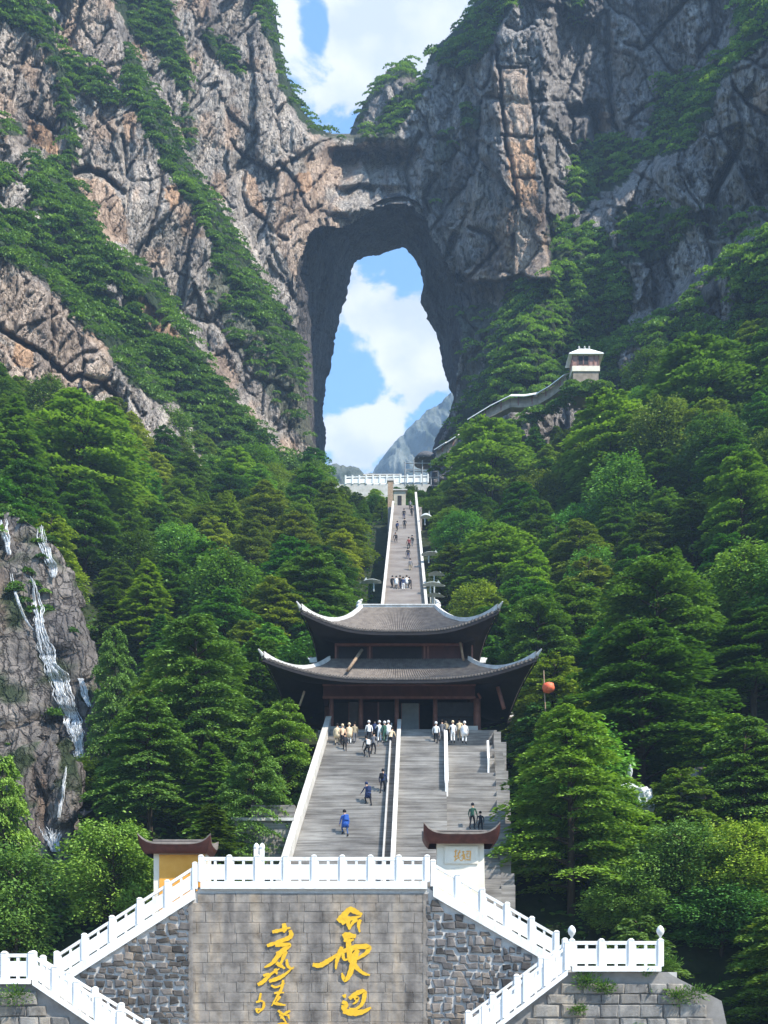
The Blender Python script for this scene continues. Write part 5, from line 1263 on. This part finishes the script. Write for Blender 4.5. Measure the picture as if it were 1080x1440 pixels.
waterfall([(45,808,4),(50,840,12),(54,870,18),(60,900,19),(70,930,23),(84,960,26),(94,990,25),(104,1020,20),(110,1045,16),(112,1070,8)], 'main long white waterfall running down the brown rock', 32)
waterfall([(105,936,4),(112,950,8),(120,975,8),(127,994,6)], 'small separate waterfall right of the main one', 33)
waterfall([(2,730,14),(8,755,10),(14,780,4)], 'white water at the top left corner of the brown rock', 34)
waterfall([(16,800,3),(20,830,5),(34,865,4),(46,885,3)], 'thin trickle left of the main waterfall', 35)
lr, LV = rockmass('rock_outcrop', -26.2, 79.5, 3, 22.5, 3.0, 2.2, 720, 'narrow dark rock under the waterfalls among low trees', CLIFF, lean=.2, n=50, mh=60)
waterfall([(94,1075,5),(92,1100,7),(87,1130,6),(82,1150,4)], 'thin white fall low down among the left trees', 36, Vg=LV)
waterfall([(72,1162,28),(74,1180,26),(78,1198,12)], 'foaming white water at the bottom of the left ravine', 37, Vg=LV)
rr_, RV2 = rockmass('rock_outcrop', 27.2/1.0*.83, 74.5, 6, 18.2, 2.1, 2.2, 740, 'dark grey rock face between the trees at the right', CLIFF, lean=.12, n=60, mh=50)
def boulder(c, s, seed, lab, mat, group=None):
    r = np.random.default_rng(seed); bm = bmesh.new(); bmesh.ops.create_icosphere(bm, subdivisions=4, radius=1)
    V = np.array([v.co[:] for v in bm.verts]); f = 1+.35*fbm(V[:, 0]*1.3+seed, V[:, 2]*1.3+V[:, 1], 4, seed)+.22*ridged(V[:, 0]*2.2, V[:, 2]*2.2+V[:, 1]*1.7, 4, seed+2)
    V = V*f[:, None]*np.array(s)
    for v, p in zip(bm.verts, V): v.co = p
    me = bpy.data.meshes.new('boulder'); bm.to_mesh(me); bm.free(); me.materials.append(mat); o = link(bpy.data.objects.new('boulder', me)); o.location = c; return meta(o, lab, 'rock', group)
WHROCK = simple('white_limestone', (.42, .42, .41), (.78, .77, .74), 2.0, .9, .2, .9, .12)
boulder(at(884, 1112, 71.5), (.95, .7, .42), 1, 'white jagged limestone block lying flat above the dark rock', WHROCK)
boulder(at(905, 1128, 71.3), (.55, .6, .95), 2, 'grey white hanging limestone block at the top of the dark rock', WHROCK)
boulder(at(886, 1086, 74), (.16, .2, .45), 3, 'slim pale standing stone among the trees above the white block', WHROCK)
boulder(at(862, 1128, 72), (.5, .5, .35), 4, 'small pale stone half hidden by the bright tree', WHROCK)

# red lantern on a pole
c = at(769, 977, 84); o = empty('lantern_post', c, 0, 'small red lantern on a short post right of the lower roof tip', 'lantern')
RED = simple('red_lantern', (.75, .10, .05), (.85, .22, .10), 4, .6, .3, 0)
MB().tube((0, 0, -4), (-.25, 0, 1.9), .06, .05, 7).build('post', WOOD, o); MB().lathe((.1, -.15, .1), [(.12, 0), (.42, .12), (.5, .4), (.42, .7), (.12, .82)], 12).build('lamp', RED, o, True)

# carved stone spouts that jut out from the upper stairs
SPOUT = simple('pale_grey_carving', (.30, .32, .30), (.50, .52, .49), 3, .85, .2, .4, .03)
def spout(px, py, Y, ln, sgn, lab, post=False, h=1.0):
    c = at(px, py, Y); o = empty('carved_spout', c, 0, lab, 'carving', 'pale carvings beside the upper stairs')
    m = MB(); n = 9; prev = None
    for i in range(n+1):
        u = i/n; x = sgn*(u-.5)*ln; w_ = .55*math.sin(math.pi*min(1, u*.9+.1))**.6+.1; t = .26*math.sin(math.pi*min(1, u*.85+.12))+.06; zc = .18*math.sin(u*3.1)-.12*u
        ring = [Vector((x, -w_, zc)), Vector((x, 0, zc+t*h)), Vector((x, w_, zc)), Vector((x, 0, zc-t*.8))]
        if prev: m.add(prev+ring, [(0,1,5,4),(1,2,6,5),(2,3,7,6),(3,0,4,7)])
        else: m.add(ring, [(0,1,2,3)])
        prev = ring
    m.add(prev, [(3,2,1,0)]); m.build('body', SPOUT, o)
    m = MB().add([(sgn*ln*.12, -.05, .2), (sgn*ln*.3, -.05, .2), (sgn*ln*.2, -.05, .62*h), (sgn*ln*.12, .05, .2), (sgn*ln*.3, .05, .2), (sgn*ln*.2, .05, .62*h)], [(0,1,2),(5,4,3),(0,3,4,1),(1,4,5,2),(2,5,3,0)]); m.build('fin', SPOUT, o)
    MB().tube((-sgn*ln*.15, 0, -4 if post else -1.1), (-sgn*ln*.15, 0, 0), .1, .1, 6).build('stand', SPOUT, o)
spout(521, 819, 128, 2.6, -1, 'pale winged carving jutting left from the foot of the upper stairs')
spout(607, 780, 138, 2.6, 1, 'pale winged carving halfway up the right parapet of the upper stairs')
spout(610, 823, 128, 2.7, 1, 'longer pale carving at the right foot of the upper stairs', True)
spout(614, 808, 130, 2.0, 1, 'thin grey carving above the longer one at the right foot of the stairs', True, .6)
spout(612, 838, 127, 2.2, 1, 'lowest grey carving by the right foot of the upper stairs', True, .6)
spout(600, 728, 158, 1.8, 1, 'small pale carving near the top of the right parapet', False, 1.8)

# grass tufts on the right landing wall
def tuft(px, py, Y, rad, n, lab, seed, cat='plant'):
    r = np.random.default_rng(seed); c = np.array(at(px, py, Y)); d = r.normal(0, 1, (n, 3)); d[:, 1] = -np.abs(d[:, 1]); d /= np.linalg.norm(d, axis=1, keepdims=True)
    C = d*(rad*r.uniform(.2, 1, n)[:, None])*np.array([1.2, .45, .7]); dd = d+np.array([0, -.2, .5]); V, F = leaves(C, dd, d+r.normal(0, .4, (n, 3)), r.uniform(.12, .26, n), r.uniform(.04, .09, n))
    me = npmesh('wall_plant', V, F, LEAF); attr(me, 'tint', np.repeat(np.clip(r.normal(.6, .25, n), 0, 1), 4)); o = link(bpy.data.objects.new('wall_plant', me)); o.location = c; return meta(o, lab, cat, 'plants growing on the retaining walls')
tuft(824, 1378, 55.35, .75, 420, 'bushy tuft growing high on the right landing wall under the first posts', 1); tuft(850, 1388, 55.35, .6, 300, 'tuft right of the bushiest one on the right landing wall', 2)
tuft(812, 1420, 55.35, .5, 200, 'low tuft near the bottom of the right landing wall, left part', 3); tuft(912, 1365, 55.35, .45, 200, 'small tuft just under the finial end of the landing', 4)
tuft(955, 1400, 55.35, .8, 350, 'trailing plants at the right end of the grey block wall', 5); tuft(22, 1400, 55.2, .9, 420, 'moss and weeds hanging on the left rock wall', 6); tuft(938, 1355, 56.5, .8, 400, 'green weeds beside the right end of the landing', 7)
tuft(655, 1060, 83.0, .7, 200, 'dry weeds on the rough steps under the temple', 8); tuft(980, 1395, 55.35, .8, 300, 'weeds at the foot of the slope right of the block wall', 9)
tuft(665, 1098, 77, .01, 2, 'x', 10) if False else None
# ------------------------------------------------------------------ people
def pmat(name, c, r=.8):
    if name in MATS: return MATS[name]
    m, t, b = newmat(name, r, .2); f = noise(t, 14, 3, .6); L(t, ramp(t, f, [(.3, tuple(x*.8 for x in c)), (.7, tuple(min(1, x*1.1) for x in c))]), b.inputs['Base Color']); return m
CL = {'skin': (.52, .32, .22), 'black': (.02, .02, .024), 'navy': (.02, .035, .10), 'blue': (.03, .10, .38), 'jeans': (.06, .11, .24), 'grey': (.16, .16, .17), 'white': (.78, .77, .75), 'cream': (.72, .56, .36), 'peach': (.76, .50, .32), 'green': (.03, .09, .06), 'khaki': (.32, .26, .17), 'hair': (.015, .012, .01), 'maroon': (.16, .03, .03)}
CM = {k: pmat('cloth_'+k, v) for k, v in CL.items()}
def skinmesh(J, E, root, sub=1):
    """J: {name: (pos, radius)}, E: edges -> evaluated mesh of one continuous body"""
    names = list(J); me = bpy.data.meshes.new('tmp'); me.from_pydata([J[n][0] for n in names], [(names.index(a), names.index(b)) for a, b in E], [])
    o = bpy.data.objects.new('tmp', me); COL.objects.link(o); s = o.modifiers.new('s', 'SKIN'); s.use_smooth_shade = True
    for i, n in enumerate(names):
        v = me.skin_vertices[0].data[i]; r = J[n][1]; v.radius = (r, r) if not isinstance(r, tuple) else r; v.use_root = (n == root)
    if sub: u = o.modifiers.new('u', 'SUBSURF'); u.levels = sub; u.render_levels = sub
    dg = bpy.context.evaluated_depsgraph_get(); ev = o.evaluated_get(dg); out = bpy.data.meshes.new_from_object(ev); bpy.data.objects.remove(o); bpy.data.meshes.remove(me)
    return out, {n: Vector(J[n][0]) for n in names}
def pose(step=.18, lift=.18, lean=.08, arm=(.25, -.2), elbow=(.3, .3), squat=0):
    """a climber seen from behind, facing +Y; step up onto a higher tread"""
    J = {}; h = .93-squat*.4; J['pel'] = ((0, 0, h), (.135, .10)); J['bel'] = ((0, lean*.4, h+.14), (.125, .09)); J['che'] = ((0, lean*1.2, h+.34), (.155, .10)); J['nek'] = ((0, lean*1.7, h+.50), .055)
    J['hd0'] = ((0, lean*1.9+.01, h+.59), .072); J['hd1'] = ((0, lean*2.0+.02, h+.69), .088); J['hd2'] = ((0, lean*2.0+.02, h+.765), .058); J['nos'] = ((0, lean*2.0+.115, h+.665), .016)
    E = [('pel', 'bel'), ('bel', 'che'), ('che', 'nek'), ('nek', 'hd0'), ('hd0', 'hd1'), ('hd1', 'hd2'), ('hd1', 'nos')]
    for k, sg in enumerate((-1, 1)):
        s = 'LR'[k]; up = lift if k == 0 else 0; fy = step if k == 0 else -step*.6
        J['hip'+s] = ((sg*.09, 0, h-.05), .088); J['kne'+s] = ((sg*.10, fy*.75+.08+up*.6, .50*(1-squat*.4)+up*.75), .06); J['ank'+s] = ((sg*.10, fy-.02, .09+up), .042); J['toe'+s] = ((sg*.115, fy+.15, .04+up), .036)
        E += [('pel', 'hip'+s), ('hip'+s, 'kne'+s), ('kne'+s, 'ank'+s), ('ank'+s, 'toe'+s)]
        a = arm[k]; e = elbow[k]; sh = Vector((sg*.19, lean*1.4, h+.42)); el = sh+Vector((sg*.06, math.sin(a)*.29, -math.cos(a)*.29)); wr = el+Vector((-sg*.01, math.sin(a+e)*.25, -math.cos(a+e)*.25))
        J['sho'+s] = (tuple(sh), .062); J['elb'+s] = (tuple(el), .042); J['wri'+s] = (tuple(wr), .028); d = (wr-el).normalized(); pm = wr+d*.07; J['pal'+s] = (tuple(pm), (.034, .018))
        E += [('che', 'sho'+s), ('sho'+s, 'elb'+s), ('elb'+s, 'wri'+s), ('wri'+s, 'pal'+s)]
        for f, (dx, ll) in enumerate(((-.026, .072), (-.009, .085), (.009, .08), (.026, .062))):
            b = pm+Vector((sg*.004, dx, 0))+d*.03; c = b+d*ll*.55+Vector((-sg*.012, 0, 0)); t = c+d*ll*.4+Vector((-sg*.028, 0, 0)); J[f'f{f}{s}'] = (tuple(b), .010); J[f'g{f}{s}'] = (tuple(c), .009); J[f'h{f}{s}'] = (tuple(t), .008)
            E += [('pal'+s, f'f{f}{s}'), (f'f{f}{s}', f'g{f}{s}'), (f'g{f}{s}', f'h{f}{s}')]
        th = pm-d*.03+Vector((-sg*.02, .035, 0)); J['th'+s] = (tuple(th), .011); J['tt'+s] = (tuple(th+d*.04+Vector((-sg*.012, .012, 0))), .009); E += [('pal'+s, 'th'+s), ('th'+s, 'tt'+s)]
    return skinmesh(J, E, 'pel')
POSES = [pose(), pose(step=-.14, lift=0, lean=.03, arm=(-.2, .3), elbow=(.5, .2)), pose(step=.05, lift=0, lean=.02, arm=(.1, -.1), elbow=(.9, .2)), pose(step=.2, lift=.2, lean=.16, arm=(.6, .2), elbow=(.5, .6)), pose(step=.02, lift=0, lean=.04, arm=(.9, .1), elbow=(1.0, .3))]
def person(px, py, zf, k, top, bot, label, bag=None, hat=None, rz=0, h=1.0, long_=False, group=None, Y=None, Ymin=60, skirt=False):
    """stands where the sight line of (px, py) meets the steps"""
    if Y is None:
        lo, hi = Ymin, 200.
        Ys = np.linspace(60 if Ymin < 90 else 96, 84.1 if Ymin < 90 else 170, 900); zz = np.array([(HOR-py)/FPX*y for y in Ys]); ss = np.array([zf(y) for y in Ys]); i = int(np.argmin(np.abs(zz-ss))); Y = float(Ys[i]); Z = float(ss[i])
    else: Z = zf(Y)
    X = (px-540)/FPX*Y; me0, J = POSES[k % len(POSES)]; me = me0.copy(); me.name = 'body'
    me.materials.clear()
    for c in (CM['skin'], CM[top], CM[bot], CM['black']): me.materials.append(c)
    pel = J['pel'].z; nk = J['nek']; idx = []
    for p in me.polygons:
        c = p.center; r_ = 0
        dw = min((c-J['wriL']).length, (c-J['wriR']).length)
        if c.z > nk.z+.01: r_ = 0
        elif min((c-J['ankL']).length, (c-J['ankR']).length, (c-J['toeL']).length, (c-J['toeR']).length) < .11: r_ = 3
        elif min((c-J['palL']).length, (c-J['palR']).length) < .05 or (dw < .16 and c.z < J['wriL'].z-.02 and abs(c.x) > .17): r_ = 0
        elif c.z < pel-.03 and abs(c.x) < .2: r_ = 2
        elif c.z < pel-.03 and min((c-J['kneL']).length, (c-J['kneR']).length) < .3 and abs(c.x) < .21: r_ = 2
        else: r_ = 1
        idx.append(r_)
    me.polygons.foreach_set('material_index', idx); me.update()
    o = empty('person', (X, Y, Z), rz or random.uniform(-.6, .6), label, 'person', group); o.scale = (h*1.05, h*1.05, h)
    link(bpy.data.objects.new('body', me), o)
    hd = J['hd1']; bm = bmesh.new(); bmesh.ops.create_uvsphere(bm, u_segments=14, v_segments=10, radius=.115)
    for v in bm.verts:
        v.co.x *= .95; v.co.z *= 1.1
        if v.co.y > .045 and v.co.z < .05: v.co.y = .045
        if v.co.z < -.07: v.co.z = -.07
    hm = bpy.data.meshes.new('hair'); bm.to_mesh(hm); bm.free(); hm.materials.append(CM[hat or 'hair']); ho = link(bpy.data.objects.new('hair' if not hat else 'hat', hm), o); ho.location = hd+Vector((0, -.012, .035)); hm.polygons.foreach_set('use_smooth', [True]*len(hm.polygons))
    if long_ or skirt:   # coat, jacket tail or skirt
        zt_ = J['che'].z if long_ else J['pel'].z+.05; m = MB(); zb_ = J['pel'].z-(.30 if long_ else .34)
        y0 = J['che'].y*.6
        m.lathe((0, y0, 0), [(.30 if not long_ else .28, zb_), (.255, J['pel'].z), (.225, J['bel'].z), (.24 if long_ else .2, zt_), (.09, zt_+.13 if long_ else zt_+.02)], 14, sx=.86, sy=.66); m.build('coat' if long_ else 'skirt', CM[top if long_ else bot], o, True)
    if bag:
        m = MB(); c = J['che']; m.box(-.15, .15, c.y-.27, c.y-.10, c.z-.24, c.z+.14); b = m.build('backpack', CM[bag], o, bevel=.045)
    return o
G1 = 'people climbing the lower stairs'; G2 = 'visitors gathered at the top of the lower stairs'; G3 = 'people on the upper stairs'
S1 = lambda y: 7.75+(y-63.9)*(23.2-7.75)/20.3
P_ = person
P_(486, 1177, S1, 0, 'blue', 'jeans', 'climber in a bright blue jacket and jeans, lowest on the left steps', 'blue', long_=True, group=G1, h=1.04)
P_(519, 1134, S1, 3, 'navy', 'black', 'climber in a dark blue hooded jacket and black trousers carrying a bag', 'navy', 'navy', long_=True, group=G1)
P_(538, 1116, S1, 1, 'navy', 'black', 'climber in navy next to the middle wall, dark pack on the back', 'black', 'black', group=G1)
P_(517, 1067, S1, 0, 'black', 'black', 'dark clothed climber with a white bag hanging behind', 'white', group=G1); P_(525, 1062, S1, 1, 'grey', 'black', 'grey clothed climber beside the one with the white bag', group=G1)
for px, py, k, t_, b_, lab, kw in [
 (474, 1049, 1, 'cream', 'khaki', 'visitor in a long cream coat nearest the left parapet', dict(long_=True)), (482, 1050, 2, 'peach', 'black', 'visitor in a peach top and black trousers between cream coats', dict(hat='cream')),
 (491, 1048, 4, 'cream', 'white', 'visitor in cream with white trousers beside the peach top', dict(long_=True, hat='cream')), (485, 1058, 0, 'black', 'black', 'small dark figure just below the cream clothed visitors', dict(h=.85)),
 (499, 1047, 1, 'khaki', 'grey', 'khaki clothed visitor behind the cream group', {}),
 (519, 1045, 2, 'white', 'black', 'visitor in a white top and black trousers left in the white clothed group', dict(hat='white')), (527, 1043, 0, 'navy', 'black', 'navy clothed visitor among white clothed ones', {}),
 (534, 1045, 4, 'white', 'white', 'visitor all in white, arms raised, in front of the dark doors', dict(hat='white')), (541, 1046, 1, 'green', 'green', 'visitor in dark green between two in white', dict(hat='white')),
 (546, 1045, 2, 'white', 'white', 'visitor in a white dress next to the middle wall', dict(long_=True, hat='white')), (549, 1053, 3, 'cream', 'black', 'visitor in a cream top and black trousers right against the middle wall', {}),
 (613, 1047, 2, 'white', 'black', 'visitor in white and black left of the right rail wall', dict(hat='white')), (621, 1044, 1, 'grey', 'grey', 'grey clothed visitor by the right rail wall', {}),
 (629, 1042, 0, 'khaki', 'black', 'khaki clothed visitor just right of the rail wall', {}), (637, 1045, 4, 'white', 'white', 'tall visitor in white with arms out, right of the rail wall', dict(hat='cream')),
 (646, 1042, 2, 'cream', 'khaki', 'cream clothed visitor near the low parapet', {}), (653, 1046, 1, 'white', 'white', 'rightmost white clothed visitor beside the low parapet', dict(long_=True, hat='white'))]:
    P_(px, py, S1, k, t_, b_, lab, group=G2, **kw)
P_(664, 1166, lambda y: stair_z(y)-.3, 1, 'green', 'black', 'person in dark green behind the roof of the cream pier', hat='black', group=G1)
P_(676, 1172, lambda y: stair_z(y)-.3, 0, 'black', 'black', 'dark figure bending beside the one in green', group=G1, h=.85)
for px, py, k, t_, b_, lab, kw in [
 (551, 829, 0, 'black', 'black', 'dark figure at the far left of the row low on the upper stairs', {}), (557, 830, 2, 'white', 'grey', 'person in white second from the left in the low row', dict(long_=True)),
 (563, 829, 1, 'black', 'navy', 'dark figure in the middle of the low row on the upper stairs', {}), (567, 831, 4, 'navy', 'white', 'navy and white figure right of the middle in the low row', {}), (572, 829, 2, 'white', 'white', 'person all in white in the low row on the upper stairs', dict(long_=True)), (577, 830, 3, 'black', 'black', 'rightmost dark figure of the low row on the upper stairs', {}),
 (577, 804, 1, 'grey', 'khaki', 'grey figure alone above the low row', {}), (574, 788, 0, 'black', 'navy', 'dark figure above the lone grey one', {}), (575, 773, 2, 'maroon', 'black', 'maroon clothed person of a pair halfway up the upper stairs', {}), (580, 770, 1, 'black', 'grey', 'dark clothed person of the pair halfway up', {}),
 (557, 765, 3, 'black', 'black', 'dark figure near the left parapet halfway up', {}), (558, 749, 0, 'navy', 'black', 'navy figure near the left parapet above the halfway one', {}), (569, 745, 2, 'black', 'black', 'small dark figure in the middle, high on the upper stairs', {}), (568, 731, 1, 'black', 'navy', 'dark figure just below the top of the stairs, in the middle', {}),
 (579, 727, 0, 'black', 'black', 'dark figure at the top of the stairs by the right parapet', {}), (577, 718, 2, 'grey', 'black', 'topmost grey figure on the upper stairs', {})]:
    P_(px, py, ZU, k, t_, b_, lab, group=G3, Ymin=100, **kw)

# LONGLAB
